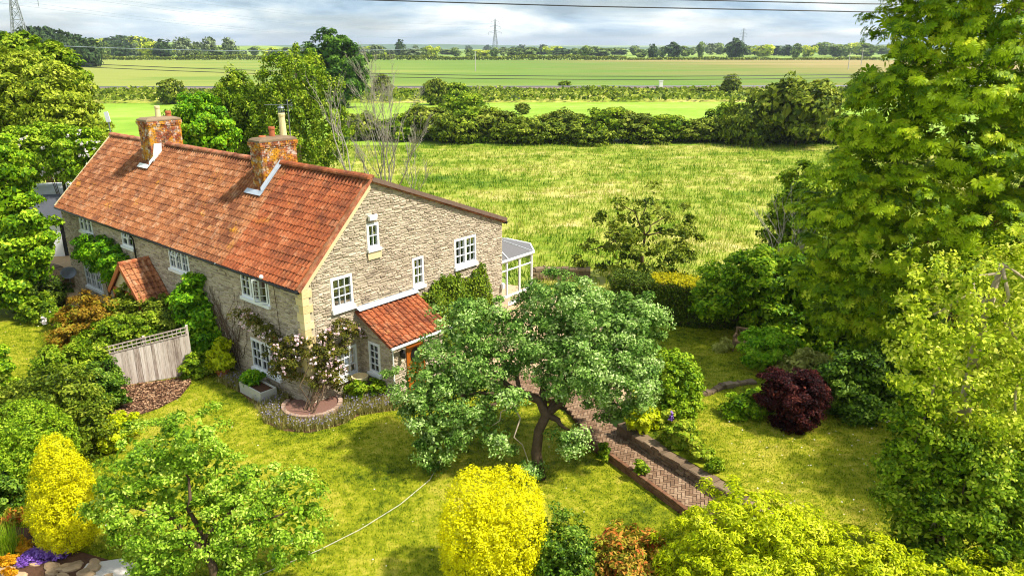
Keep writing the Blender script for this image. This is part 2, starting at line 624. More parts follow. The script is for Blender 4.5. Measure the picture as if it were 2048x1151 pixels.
def mat_tile(name, base, lich=0.5):
    t = NT(name)
    r = t.math('FRACT', t.math('ADD', t.attr('rnd'), t.objrnd()))
    nz = t.noise(3.2, 6, 0.65)
    f = t.math('ADD', t.math('MULTIPLY', r, 0.2), t.math('MULTIPLY', nz, 0.8))
    col = t.ramp(f, [(0.28, base[0]), (0.42, base[1]), (0.56, base[2]), (0.70, base[3])])
    # dark moss and soot, pale and yellow lichen: patches with shapes of their own
    col = t.mix(t.ramp(t.noise(1.1, 7, 0.72), [(0.46, 0.0), (0.62, 0.75)]), col, S(98, 58, 42))
    col = t.mix(t.ramp(t.noise(16, 4, 0.7), [(0.52, 0.0), (0.66, 0.75)]), col, S(70, 42, 34))
    col = t.mix(t.ramp(t.noise(0.8, 7, 0.75, vec=None, stretch=(1, 1, 1.01)), [(0.60, 0.0), (0.70, lich)]), col, S(214, 150, 40))
    col = t.mix(t.ramp(t.noise(5.1, 5, 0.7), [(0.64, 0.0), (0.76, 0.45)]), col, S(222, 186, 156))
    return t.done(t.pbr(col, 0.85, 0, 0.15, t.bump(t.noise(30, 4), 0.4, 0.01)))
M['tile'] = mat_tile('old_clay_tiles', [S(120, 76, 48), S(158, 98, 60), S(176, 118, 78), S(192, 148, 114)], .7)
M['tile_new'] = mat_tile('red_clay_tiles', [S(128, 68, 40), S(158, 86, 52), S(172, 100, 62), S(188, 128, 92)], 0.3)
M['ridge_tile'] = mat_tile('ridge_tiles', [S(150, 84, 58), S(184, 112, 80), S(196, 136, 102), S(206, 160, 130)], 0.4)

def mat_brick(name):
    t = NT(name)
    r = t.math('FRACT', t.math('ADD', t.attr('rnd'), t.objrnd()))
    col = t.ramp(r, [(0.1, S(112, 56, 36)), (0.45, S(158, 82, 50)), (0.75, S(172, 104, 70)), (0.95, S(132, 96, 76))])
    col = t.mix(t.ramp(t.noise(2.6, 6, 0.7), [(0.47, 0.0), (0.58, 0.9)]), col, S(206, 146, 34))
    col = t.mix(t.ramp(t.noise(3.7, 6, 0.72), [(0.52, 0.0), (0.62, 0.8)]), col, S(206, 198, 186))
    col = t.mix(t.ramp(t.noise(4.3, 6, 0.72), [(0.55, 0.0), (0.68, 0.8)]), col, S(62, 46, 38))
    return t.done(t.pbr(col, 0.92, 0, 0.1, t.bump(t.noise(26, 4), 0.5, 0.01)))
M['chimney_brick'] = mat_brick('lichened_brick')
M['paver'] = mat_stone('brick_paver', [S(96, 74, 54), S(130, 102, 78), S(152, 124, 98), S(174, 148, 120)], 0.6)
M['edging'] = mat_stone('edging_brick', [S(92, 62, 46), S(128, 90, 66), S(150, 112, 84)], 0.5)
M['path_bed'] = mat_plain('path_bed', S(74, 54, 42), 0.95, 0.3, 12)
def mat_fence():
    t = NT('weathered_fence')
    r = t.math('FRACT', t.math('ADD', t.attr('rnd'), t.objrnd()))
    nz = t.noise(7, 6, 0.7, stretch=(5, 5, 0.35))
    f = t.math('ADD', t.math('MULTIPLY', r, 0.25), t.math('MULTIPLY', nz, 0.75))
    col = t.ramp(f, [(0.3, S(124, 106, 94)), (0.48, S(190, 174, 160)), (0.7, S(224, 212, 200))])
    return t.done(t.pbr(col, 0.9, 0, 0.1, t.bump(nz, 0.4, 0.01)))
M['fence'] = mat_fence()

G = dict
M['lawn'] = mat_grass('lawn', [(0.34, S(58, 74, 4)), (0.43, S(100, 110, 8)), (0.51, S(138, 142, 18)), (0.60, S(176, 164, 58)), (0.70, S(118, 124, 12))], 0.36, 3.6, bump=0.5, det=0.5)
M['lawn_blade'] = mat_grass('lawn_blades', [(0.34, S(48, 80, 3)), (0.43, S(94, 124, 6)), (0.52, S(146, 164, 14)), (0.60, S(200, 194, 62)), (0.70, S(116, 138, 10))], 0.36, 3.6, trans=0.3, leafvar=0.26)
M['meadow'] = mat_grass('meadow', [(0.34, S(76, 108, 20)), (0.45, S(130, 146, 36)), (0.54, S(170, 168, 74)), (0.64, S(200, 182, 120))], 0.075, 0.5, stretch=(0.7, 1.6, 1), bump=0.6, det=0.45)
M['meadow_blade'] = mat_grass('meadow_blades', [(0.33, S(58, 98, 10)), (0.43, S(102, 138, 18)), (0.53, S(146, 164, 38)), (0.63, S(194, 188, 98)), (0.73, S(186, 166, 116))], 0.075, 0.5, stretch=(0.7, 1.6, 1), trans=0.3, leafvar=0.24, det=0.45)
M['hayfield'] = mat_grass('hayfield', [(0.3, S(104, 142, 28)), (0.5, S(138, 168, 46)), (0.7, S(168, 184, 84))], 0.03, 0.2, stretch=(0.25, 1.6, 1), bump=0.2)
M['land'] = mat_grass('land', [(0.30, S(84, 116, 40)), (0.48, S(122, 146, 58)), (0.62, S(168, 180, 76)), (0.74, S(140, 140, 86))], 0.004, 0.02, stretch=(0.6, 1.5, 1))
def mat_crop():
    t = NT('young_crop')
    p = t.pos()
    sp = t.n('ShaderNodeSeparateXYZ')
    t.t.links.new(p, sp.inputs[0])
    x = t.math('ADD', t.math('MULTIPLY', sp.outputs[0], 0.0022), 0.42)
    y = t.math('MULTIPLY', t.math('SUBTRACT', sp.outputs[1], 400), 0.0006)
    f = t.math('ADD', t.math('ADD', x, y), t.math('MULTIPLY', t.math('SUBTRACT', t.noise(0.018, 5, 0.6, stretch=(0.35, 1.3, 1)), 0.5), 1.1))
    col = t.ramp(f, [(0.05, S(140, 146, 66)), (0.2, S(112, 134, 52)), (0.5, S(98, 126, 46)), (0.72, S(124, 124, 62)), (0.95, S(154, 136, 86))])
    rows = t.noise(0.5, 2, 0.5, stretch=(0.05, 1, 1))
    col = t.mix(t.ramp(rows, [(0.5, 0.0), (0.7, 0.25)]), col, S(186, 180, 110))
    return t.done(t.pbr(col, 0.9, 0, 0.1))
M['crop'] = mat_crop()
M['wood_hill'] = mat_grass('wooded_hill', [(0.3, S(44, 66, 40)), (0.5, S(76, 104, 62)), (0.7, S(120, 142, 84))], 0.02, 0.09)

def lv(*c, k=1.0, warm=0.26):
    """leaf colours, turned a little towards yellow as the photograph shows them"""
    return [S(r + max(0, g - r) * warm, g, b * 0.85, k=k) for r, g, b in c]
M['l_apple'] = mat_leaf('apple_leaves', lv((46, 84, 24), (94, 138, 52), (150, 186, 100), (212, 230, 182), warm=.1), 0.25, 0.4)
M['l_apple2'] = mat_leaf('young_apple_leaves', lv((48, 96, 14), (100, 152, 32), (154, 196, 58), (214, 236, 130)), 0.3, 0.4)
M['l_chestnut'] = mat_leaf('chestnut_leaves', lv((44, 92, 4), (110, 156, 10), (168, 198, 22), (220, 226, 60)), 0.35, 0.4)
M['l_birch'] = mat_leaf('birch_leaves', lv((80, 116, 12), (150, 178, 28), (200, 212, 58), (236, 234, 120)), 0.35, 0.4)
M['l_hazel'] = mat_leaf('hazel_leaves', lv((36, 86, 8), (84, 144, 14), (142, 188, 28), (192, 216, 66)), 0.3, 0.4)
M['l_yellow'] = mat_leaf('golden_yew', lv((150, 146, 2), (224, 216, 2), (246, 238, 4), (252, 248, 70)), 0.3, 0.5)
M['l_cone'] = mat_leaf('golden_conifer', lv((142, 140, 2), (212, 206, 4), (240, 232, 6), (250, 244, 60)), 0.3, 0.5)
M['l_limehedge'] = mat_leaf('lime_privet', lv((110, 138, 6), (172, 192, 10), (212, 220, 22), (236, 236, 80)), 0.35, 0.45)
M['l_box'] = mat_leaf('box_leaves', lv((46, 96, 12), (100, 150, 22), (150, 188, 36), (186, 210, 70)), 0.25, 0.45)
M['l_dark'] = mat_leaf('dark_evergreen', lv((24, 60, 8), (54, 98, 16), (94, 138, 32), (148, 180, 78)), 0.15, 0.35, 0.45)
M['l_olive'] = mat_leaf('olive_leaves', lv((40, 64, 8), (80, 108, 16), (122, 144, 32), (172, 184, 72)), 0.25)
M['l_mid'] = mat_leaf('mid_green_leaves', lv((40, 80, 8), (86, 130, 14), (136, 170, 30), (190, 206, 74)), 0.3)
M['l_laurel'] = mat_leaf('laurel_leaves', lv((30, 92, 6), (70, 146, 10), (122, 186, 20), (176, 214, 60)), 0.25, 0.3, 0.5)
M['l_brown'] = mat_leaf('bronze_leaves', lv((96, 66, 12), (140, 104, 24), (168, 136, 40), (130, 140, 40)), 0.25)
M['l_photinia'] = mat_leaf('photinia_leaves', lv((86, 96, 18), (140, 140, 34), (186, 164, 60), (204, 146, 66), (198, 92, 50)), 0.3, 0.35, clump=0.2)
M['l_maple'] = mat_leaf('maroon_leaves', lv((26, 10, 14), (50, 18, 24), (78, 30, 34), (128, 66, 58)), 0.3)
M['l_haw'] = mat_leaf('hawthorn_leaves', lv((66, 96, 14), (124, 150, 28), (174, 190, 54), (212, 220, 112)), 0.3)
M['l_hedgerow'] = mat_leaf('hedgerow_leaves', lv((46, 72, 14), (88, 112, 24), (134, 152, 44), (176, 180, 84)), 0.25)
M['l_oak'] = mat_leaf('oak_leaves', lv((22, 62, 14), (46, 94, 22), (76, 124, 36), (104, 150, 52)), 0.2)
M['l_far'] = mat_leaf('distant_leaves', lv((64, 94, 50), (92, 122, 66), (124, 150, 84), (156, 174, 104)), 0.2)
M['l_fardark'] = mat_leaf('distant_dark_leaves', lv((36, 66, 40), (58, 90, 52), (84, 112, 62)), 0.2)
M['l_fargrey'] = mat_leaf('distant_willow_leaves', lv((84, 106, 84), (116, 136, 106), (150, 164, 132)), 0.2)
M['l_fern'] = mat_leaf('bright_fern_leaves', lv((52, 124, 10), (104, 176, 20), (154, 212, 44), (196, 232, 90)), 0.3)
M['l_cream'] = mat_leaf('cream_variegated', lv((130, 140, 60), (184, 186, 104), (222, 216, 150)), 0.3)
M['l_gold'] = mat_leaf('golden_hedge_leaves', lv((110, 116, 8), (176, 168, 10), (214, 200, 20), (120, 140, 16)), 0.3)
M['l_hedge'] = mat_leaf('clipped_hedge_leaves', lv((24, 52, 10), (50, 82, 16), (84, 112, 26), (120, 140, 44)), 0.2)
M['l_ivy'] = mat_leaf('ivy_leaves', lv((44, 80, 12), (76, 112, 18), (112, 142, 30), (150, 170, 56)), 0.2, 0.35)
M['l_rose'] = mat_leaf('rose_leaves', lv((50, 60, 18), (88, 94, 30), (124, 124, 48), (120, 84, 44)), 0.25)
M['l_lav'] = mat_leaf('lavender', lv((96, 96, 40), (140, 136, 70), (172, 162, 104), (186, 176, 130)), 0.25, clump=0.1)
M['l_flower'] = mat_leaf('border_plants', lv((70, 110, 20), (130, 170, 40), (190, 200, 60), (150, 150, 60)), 0.3)

# ------------------------------------------------------------------ ground and fields
def ground_mesh():
    rs = [0, 30, 60, 120, 220, 350, 500, 700, 900, 1200, 1600, 2100, 2800, 3800, 5200, 7500, 11000]
    n = 96
    v, f = [(0, 0, 0)], []
    for r in rs[1:]:
        t = min(1, max(0, (r - 700) / 1900.0))
        z = -15 * t * t * (3 - 2 * t)
        for k in range(n):
            a = 2 * math.pi * k / n
            v.append((r * math.cos(a), r * math.sin(a), z))
    for k in range(n):
        f.append((0, 1 + k, 1 + (k + 1) % n))
    m = bpy.data.meshes.new('ground')
    for i in range(len(rs) - 2):
        for k in range(n):
            a, b = 1 + i * n + k, 1 + i * n + (k + 1) % n
            f.append((a, a + n, b + n, b))
    m.from_pydata(v, [], f)
    return m
o = link('ground', ground_mesh(), M['land'])
o.location.z = -0.05
tag(o, kind='structure')

def sheet(name, pts, z, mat, kind='structure', parent=None):
    o = MB().poly([(p[0], p[1], z) for p in pts]).build(name, mat, parent)
    if kind:
        o['kind'] = kind
    return o
MEADOW = [(-62, 44), (-30, 46), (-14, 42), (-4, 36.5), (5, 35.5), (9, 33.5), (15, 33.5), (40, 34), (75, 60), (80, 97), (-70, 97)]
sheet('meadow', MEADOW, 0.0, M['meadow'])
sheet('hayfield', [(-200, 97.5), (200, 97.5), (240, 172), (-240, 172)], 0.0, M['hayfield'])
sheet('crop_field', [(-420, 221), (420, 221), (900, 614), (-900, 614)], 0.0, M['crop'])

def bank():
    prof = [(170, 0), (176, 0.8), (190, 1.0), (205, 0.7), (210, 0.3), (213, 0.55), (219, 0.55), (221.5, 0)]
    v, f = [], []
    xs = np.linspace(-420, 420, 60)
    for x in xs:
        for y, z in prof:
            v.append((x, y + 4 * math.sin(x * 0.008), z - 0.02))
    k = len(prof)
    for i in range(len(xs) - 1):
        for j in range(k - 1):
            a = i * k + j
            f.append((a, a + k, a + k + 1, a + 1))
    m = bpy.data.meshes.new('railway_bank')
    m.from_pydata(v, [], f)
    return m
tag(link('railway_bank', bank(), M['meadow']), kind='structure')
mb = MB()
for k in range(60):
    x0, x1 = -420 + 14 * k, -406 + 14 * k
    y0, y1 = 4 * math.sin(x0 * .008), 4 * math.sin(x1 * .008)
    mb.add([(x0, 212.6 + y0, .55), (x1, 212.6 + y1, .55), (x1, 213.4 + y1, 1.0), (x0, 213.4 + y0, 1.0), (x0, 218 + y0, 1.0), (x1, 218 + y1, 1.0), (x1, 219 + y1, .5), (x0, 219 + y0, .5)],
           [(0, 1, 2, 3), (3, 2, 5, 4), (4, 5, 6, 7)])
rail_bed = mb.build('railway_track', M['ballast'])
tag(rail_bed, kind='structure')
for dy in (214.4, 215.85):
    mb = MB()
    mb.tube([(x, dy + 4 * math.sin(x * .008), 1.12) for x in np.linspace(-420, 420, 50)], 0.09, 4)
    mb.build('rail', M['grey_metal'], rail_bed)

LAWN = [(-34, 10), (3.0, 10), (6.4, 14.2), (5.2, 17.0), (4.7, 17.95), (2.35, 21.85), (2.4, 23.2), (0.2, 26.4), (-4.0, 24.6), (-6, 26), (-24, 42), (-34, 40)]
sheet('lawn', LAWN, 0.006, M['lawn'])
LAWN_R = [(3.75, 22.5), (4.9, 20.4), (6.6, 18.1), (9.5, 13.0), (30, 13), (30, 33), (14, 33), (5.6, 32.0), (5.1, 27), (4.2, 24)]
raised = MB().slab(LAWN_R, -0.3, 0.55).build('raised_lawn', M['lawn'])
tag(raised, kind='structure')
PATIO = [(2.9, 23.1), (4.1, 24.0), (5.0, 27), (5.5, 32.0), (2.6, 36.5), (0.5, 36), (-4.6, 29.6), (-1.5, 27.0), (0.4, 26.0)]
MB().slab(PATIO, -0.2, 0.16).build('patio', M['slab'])['kind'] = 'structure'

# beds
LAV = [(-11.4, 26.5), (-10.24, 25.55), (-9.19, 24.33), (-8.57, 23.2), (-7.7, 22.61), (-6.82, 22.5), (-5.93, 23.02), (-5.38, 23.75), (-4.2, 24.13), (-3.6, 24.6), (-3.9, 25.6), (-5.2, 26.0), (-6.6, 25.2), (-7.25, 24.5), (-8.6, 25.6), (-10.9, 27.5)]
sheet('flower_bed', LAV, 0.014, M['soil'])
MULCH = [(-14.25, 23.4), (-13.3, 23.65), (-12.75, 24.2), (-12.33, 25.13), (-12.4, 26.3), (-12.7, 27.0), (-15.3, 25.9)]
sheet('mulch_bed', MULCH, 0.012, M['soil'])
rng = np.random.default_rng(5)
P = scatter(rng, MULCH, 5200)
P3 = np.c_[P, np.full(len(P), 0.03) + rng.random(len(P)) * 0.03]
v, f = leaf_quads(rng, P3, np.array([0, 0, 1.0]) + rng.normal(size=(len(P), 3)) * 0.45, rng.uniform(0.06, 0.15, len(P)), 0.4)
chip = NT('bark_chip')
chip = chip.done(chip.pbr(chip.ramp(chip.attr('rnd'), [(0.1, S(92, 62, 44)), (0.5, S(146, 106, 76)), (0.9, S(188, 152, 116))]), 0.9))
tag(link('bark_chips', np_mesh('bark_chips', v, f, {'rnd': rng.random(len(P))}), chip), 'brown bark chips spread on the bed below the fence', 'mulch', kind='stuff')

# lawn grass and meadow grass
def grass(name, poly, n, h, w, z, mat, seed, avoid=(), label=None, lean=0.6, near=0.0):
    rng = np.random.default_rng(seed)
    P = scatter(rng, poly, n, avoid)
    if near:
        P = P[rng.random(len(P)) < np.clip(near / P[:, 1], 0.12, 1) ** 1.3]
    hh = h * (1 + (0 if not near else P[:, 1] / 400.0))
    v, f = blades(rng, np.c_[P, np.full(len(P), z)], hh, w, lean)
    o = link(name, np_mesh(name, v, f, {'rnd': rng.random(len(f))}), mat)
    return tag(o, label, 'grass', kind='stuff')
VIEW_L = [(-17.5, 13), (3.0, 13), (6.0, 15), (4.7, 17.95), (2.35, 21.85), (2.4, 23.2), (0.2, 26.4), (-4.0, 24.6), (-6, 26), (-17, 34), (-23, 36), (-24, 30)]
grass('lawn_grass', VIEW_L, 330000, 0.05, 0.022, 0.006, M['lawn_blade'], 1, (LAV, MULCH), 'short mown grass of the lawn in front of the house')
grass('raised_lawn_grass', [(3.9, 22.5), (5.0, 20.5), (6.7, 18.2), (8.5, 14.5), (14, 14.5), (14, 33), (5.6, 32.0), (5.1, 27), (4.3, 24)], 110000, 0.05, 0.022, 0.55, M['lawn_blade'], 2, (), 'short mown grass of the raised lawn beside the brick path')
def meadow_grass():
    rng = np.random.default_rng(3)
    P = scatter(rng, MEADOW, 52000)
    P = P[rng.random(len(P)) < np.clip(52 / P[:, 1], 0.1, 1) ** 1.2]
    k = 6
    C0 = np.repeat(P, k, axis=0) + rng.normal(size=(len(P) * k, 2)) * 0.22
    tall = np.repeat(rng.uniform(0.5, 1.35, len(P)), k)
    v, f = blades(rng, np.c_[C0, np.zeros(len(C0))], 0.40 * tall, 0.06, 0.7)
    rr = np.repeat(rng.random(len(P)), k) * 0.6 + rng.random(len(C0)) * 0.4
    tag(link('meadow_grass', np_mesh('meadow_grass', v, f, {'rnd': rr}), M['meadow_blade']), 'long seeding grass of the meadow behind the house', 'grass', kind='stuff')
meadow_grass()
# ------------------------------------------------------------------ the house
# local frame: x = w (across the gable, away from the front), y = u (along the ridge), z up
YAW = 0.7038
HC = np.array([-7.206, 24.347, 0.0])
HW = np.array([math.sin(YAW), math.cos(YAW), 0.0])
HU = np.array([-math.cos(YAW), math.sin(YAW), 0.0])
HROT = math.pi / 2 - YAW
def HL(w, u, z=0.0):
    return HC + w * HW + u * HU + np.array([0, 0, z])
house = empty('stone_house', tuple(HC), HROT, 'long two storey stone cottage with orange clay tile roof and two brick chimneys', 'house')
LEN, EAVE, AW, AZ, RW, RZ = 21.2, 4.65, 3.19, 7.85, 10.45, 5.08

FRONT_OPEN = [(17.40, 18.92, 3.55, 4.56), (12.92, 14.12, 3.60, 4.52), (7.92, 9.62, 3.37, 4.50), (2.08, 3.96, 3.35, 4.47), (17.42, 19.40, 0.55, 1.93), (1.84, 3.74, 0.50, 1.78), (11.1, 12.1, -0.1, 2.05)]
GABLE_OPEN = [(2.93, 3.49, 5.24, 6.24), (1.18, 2.13, 3.30, 4.58), (5.07, 5.67, 3.24, 4.49), (7.42, 8.74, 3.50, 4.78), (1.18, 2.11, 0.57, 1.83), (3.3, 4.2, 0, 2.05)]
def gtop(w):
    return EAVE + (AZ - EAVE) * w / AW if w < AW else AZ + (RZ - AZ) * (w - AW) / (RW - AW)

def panel(x0, x1, z0, top, opens, extra=()):
    """wall face with real openings: list of quads in (x, z)"""
    xs = sorted(set([x0, x1] + [e for o_ in opens for e in o_[:2]] + list(extra)))
    out = []
    for a, b in zip(xs[:-1], xs[1:]):
        zz_ = z0
        for o_ in sorted([o_ for o_ in opens if o_[0] <= a + 1e-6 and o_[1] >= b - 1e-6], key=lambda q: q[2]):
            if o_[2] > zz_:
                out.append([(a, zz_), (b, zz_), (b, o_[2]), (a, o_[2])])
            zz_ = o_[3]
        out.append([(a, zz_), (b, zz_), (b, top(b)), (a, top(a))])
    return out
Z0 = -0.8
wall = MB()
for q in panel(0, LEN, Z0, lambda x: EAVE - 0.02, FRONT_OPEN):
    wall.poly([(0.0, x, z) for x, z in reversed(q)])
for q in panel(0, RW, Z0, lambda x: gtop(x) - 0.03, GABLE_OPEN, (AW,)):
    wall.poly([(x, 0.0, z) for x, z in q])
wall.poly([(x, LEN, z) for x, z in [(0, Z0), (0, EAVE - .02), (AW, AZ - .03), (RW, RZ - .03), (RW, Z0)]])
wall.poly([(RW, 0, Z0), (RW, LEN, Z0), (RW, LEN, RZ - .03), (RW, 0, RZ - .03)])
D = 0.24
for (a, b, c_, d_) in FRONT_OPEN:      # reveals
    for p, q in (((a, c_), (b, c_)), ((b, c_), (b, d_)), ((b, d_), (a, d_)), ((a, d_), (a, c_))):
        wall.poly([(0, p[0], p[1]), (0, q[0], q[1]), (D, q[0], q[1]), (D, p[0], p[1])])
for (a, b, c_, d_) in GABLE_OPEN:
    for p, q in (((a, c_), (b, c_)), ((b, c_), (b, d_)), ((b, d_), (a, d_)), ((a, d_), (a, c_))):
        wall.poly([(p[0], 0, p[1]), (p[0], D, p[1]), (q[0], D, q[1]), (q[0], 0, q[1])])
wall.poly([(0.3, 0.3, 2.45), (RW - .3, 0.3, 2.45), (RW - .3, LEN - .3, 2.45), (0.3, LEN - .3, 2.45)])
wall.build('wall', M['mortar'], house)

def stones(rng, x0, x1, z0, z1, opens, top, hmin=0.06, hmax=0.115, lmin=0.12, lmax=0.36, margin=0.02):
    """coursed rubble: (x, z) corner quads"""
    out = []
    z = z0
    while z < z1:
        h = rng.uniform(hmin, hmax)
        x = x0 - rng.uniform(0, lmax)
        while x < x1:
            l = rng.uniform(lmin, lmax) * (0.7 + 0.6 * (h - hmin) / (hmax - hmin))
            a, b = max(x, x0), min(x + l, x1)
            x += l
            if b - a < 0.05:
                continue
            dz = rng.uniform(-0.022, 0.022)
            parts = [(a, b, z + dz, z + h * rng.uniform(.85, 1.3) + dz)]
            for (oa, ob, oc, od) in opens:
                oa, ob, oc, od = oa - margin, ob + margin, oc - margin, od + margin
                nxt = []
                for (p, q, r_, s_) in parts:
                    if q <= oa or p >= ob or s_ <= oc or r_ >= od:
                        nxt.append((p, q, r_, s_))
                        continue
                    if p < oa: nxt.append((p, oa, r_, s_))
                    if q > ob: nxt.append((ob, q, r_, s_))
                    m0, m1 = max(p, oa), min(q, ob)
                    if r_ < oc: nxt.append((m0, m1, r_, oc))
                    if s_ > od: nxt.append((m0, m1, od, s_))
                parts = nxt
            for (p, q, r_, s_) in parts:
                if q - p < 0.035 or s_ - r_ < 0.03:
                    continue
                tp, tq = top(p) - 0.04, top(q) - 0.04
                if min(tp, tq) < r_ + 0.03:
                    continue
                out.append((p, q, r_, min(s_, tp), min(s_, tq)))
        z += h
    return out
def stone_geo(rng, st, depth=(0.010, 0.036), joint=0.008):
    p, q, r_, sp_, sq_ = st
    j = joint
    d = rng.uniform(*depth)
    base = [(p + j * .3, r_ + j * .3), (q - j * .3, r_ + j * .3), (q - j * .3, sq_ - j * .3), (p + j * .3, sp_ - j * .3)]
    ch = min(0.022, 0.2 * (q - p), 0.25 * (min(sp_, sq_) - r_))
    rj = lambda: rng.uniform(-0.3, 0.6) * ch
    fr = [(p + j + ch + rj(), r_ + j + ch + rj()), (q - j - ch - rj(), r_ + j + ch + rj()), (q - j - ch - rj(), sq_ - j - ch - rj()), (p + j + ch + rj(), sp_ - j - ch - rj())]
    dd = [d + rng.uniform(-0.012, 0.012) for _ in range(4)]
    return base, fr, dd
def add_stone(mb, rng, st, place):
    base, fr, dd = stone_geo(rng, st)
    v = [place(x, z, -0.005) for x, z in base] + [place(x, z, d) for (x, z), d in zip(fr, dd)]
    mb.add(v, [(4, 5, 6, 7), (0, 1, 5, 4), (1, 2, 6, 5), (2, 3, 7, 6), (3, 0, 4, 7)], rng.random())
rs = random.Random(11)
g_place = lambda x, z, d: (x, -d, z)
f_place = lambda x, z, d: (-d, LEN - x, z)      # x runs from the far end so faces look outwards
PORCH = [(2.30, 4.98, -1, 3.10)]
QU = [(-0.1, 0.36, 1.0, 4.5)]
gs = stones(rs, 0.02, RW - 0.02, -0.05, AZ, GABLE_OPEN + [(2.45, 4.85, -1, 2.1)] + QU, gtop)
gs.sort(key=lambda s: -(s[1] - s[0]) * (s[3] - s[2]))
n_part = 0
rest = MB()
for s in gs:
    if n_part < 300:
        mb = MB()
        add_stone(mb, rs, s, g_place)
        mb.build('stone', M['stone'], house)
        n_part += 1
    else:
        add_stone(rest, rs, s, g_place)
fo = [(LEN - b, LEN - a, c_, d_) for a, b, c_, d_ in FRONT_OPEN] + [(LEN - 0.32, LEN + .1, 1.0, 4.5)]
for s in stones(rs, 0.02, LEN - 0.02, -0.75, EAVE - 0.05, fo, lambda x: EAVE + 0.02):
    add_stone(rest, rs, s, f_place)
rest.build('stonework', M['stone'], house, 'stuff')
# dressed quoins on the near corner and cement fillet under the verge
z = 1.0
k = 0
while z < 4.45:
    h = rs.uniform(0.26, 0.36)
    a, b = (0.34, 0.20) if k % 2 else (0.2, 0.34)
    mb = MB()
    mb.box(-0.06, a, -0.065, b, z + .006, min(z + h, 4.5) - .006, rs.random())
    mb.build('quoin', M['quoin'], house)
    z += h
    k += 1
mb = MB()
for (wa, wb, t0) in ((-0.02, AW, 0.34), ):
    mb.poly([(wa, -0.062, gtop(wa) - t0), (wb, -0.062, gtop(wb) - t0), (wb, -0.062, gtop(wb) - 0.02), (wa, -0.062, gtop(wa) - 0.02)])
mb.poly([(2.9, -0.064, 4.9), (3.52, -0.064, 4.9), (3.55, -0.064, 5.2), (2.88, -0.064, 5.2)])
mb.build('cement_fillet', M['render'], house)

# roof slabs and tiles
roof_e = MB()
sn = math.sqrt(0.5)
y0, y1 = -0.10, LEN + 0.10
roof_e.add([(-0.16, y0, EAVE - 0.16), (AW, y0, AZ), (RW + 0.12, y0, RZ - .04), (RW + 0.12, y0, RZ - .12), (AW, y0, AZ - .1), (-0.16, y0, EAVE - 0.22),
            (-0.16, y1, EAVE - 0.16), (AW, y1, AZ), (RW + 0.12, y1, RZ - .04), (RW + 0.12, y1, RZ - .12), (AW, y1, AZ - .1), (-0.16, y1, EAVE - 0.22)],
           [(0, 6, 7, 1), (1, 7, 8, 2), (2, 8, 9, 3), (3, 9, 10, 4), (4, 10, 11, 5), (5, 11, 6, 0), (0, 1, 4, 5), (1, 2, 3, 4), (7, 6, 11, 10), (8, 7, 10, 9)])
roof = roof_e.build('roof', M['tile'], house)

TW, TG, TL = 0.40, 0.292, 0.36
def tile_geo(tw=TW, tl=TL, rolls=2, lift=0.05, rh=0.078):
    """double roll clay tile: x across, y up the slope, z out; origin at lower left"""
    xs, zs = [], []
    n = 6
    for r_ in range(rolls):
        b = tw * r_ / rolls
        s = tw / rolls
        xs += [b, b + s * 0.42]
        zs += [0, 0.0]
        for i in range(1, n):
            t = math.pi * i / n
            xs.append(b + s * 0.42 + s * 0.29 * (1 - math.cos(t)))
            zs.append(rh * math.sin(t))
    xs.append(tw)
    zs.append(0)
    v = [(x, 0, z + lift) for x, z in zip(xs, zs)] + [(x, tl, z + 0.004) for x, z in zip(xs, zs)] + [(x, 0, z + lift - 0.034) for x, z in zip(xs, zs)]
    m = len(xs)
    f = [(i, i + 1, m + i + 1, m + i) for i in range(m - 1)] + [(2 * m + i, 2 * m + i + 1, i + 1, i) for i in range(m - 1)]
    return np.array(v), f
def tile_roof(parent, org, ax, ay, az, ncol, nrow, mat, rng_, nearest, n_parts, geo, gauge, width, skip=None, name='roof_tile', mat2=None, uswitch=None):
    """rows of tiles: the n_parts nearest as parts, the rest joined"""
    gv, gf = geo
    me = bpy.data.meshes.new(name)
    me.from_pydata([tuple(p) for p in gv], [], gf)
    me.materials.append(mat)
    me2 = None
    if mat2:
        me2 = me.copy()
        me2.materials.clear()
        me2.materials.append(mat2)
    org, ax, ay, az = [np.array(q, float) for q in (org, ax, ay, az)]
    cells = []
    for r_ in range(nrow):
        for c_ in range(ncol):
            p = org + ax * (c_ * width) + ay * (r_ * gauge)
            if skip and skip(p):
                continue
            sag = 0.018 * math.sin(c_ * 0.37 + 1.1) * math.sin(r_ * 0.3) + rng_.uniform(-0.006, 0.006)
            p = p + az * sag + ay * rng_.uniform(-0.012, 0.012)
            cells.append((nearest(p), p, rng_.uniform(-0.012, 0.012)))
    cells.sort(key=lambda q: q[0])
    ra, rb = MB(), MB()
    for i, (_, p, rot) in enumerate(cells):
        axr = ax * math.cos(rot) + ay * math.sin(rot)
        ayr = ay * math.cos(rot) - ax * math.sin(rot)
        new = uswitch is not None and p[1] < uswitch
        if i < n_parts:
            o_ = link(name, me2 if (new and me2) else me, None, parent)
            o_.matrix_local = Matrix(((axr[0], ayr[0], az[0], p[0]), (axr[1], ayr[1], az[1], p[1]), (axr[2], ayr[2], az[2], p[2]), (0, 0, 0, 1)))
        else:
            w_ = p + gv[:, :1] * axr + gv[:, 1:2] * ayr + gv[:, 2:] * az
            (rb if new and mat2 else ra).add(w_, gf, rng_.random())
    for mbx, mt in ((ra, mat), (rb, mat2)):
        if mbx.f:
            mbx.build('tiling', mt, parent, 'stuff')
sl = np.array([sn, 0, sn])
nrm = np.array([-sn, 0, sn])
tile_roof(roof, np.array([-0.20, LEN + 0.10, EAVE - 0.20]), (0, -1, 0), sl, nrm, 53, 16, M['tile'], random.Random(4),
          lambda p: p[1], 300, tile_geo(), TG, TW, mat2=M['tile_new'], uswitch=5.3)

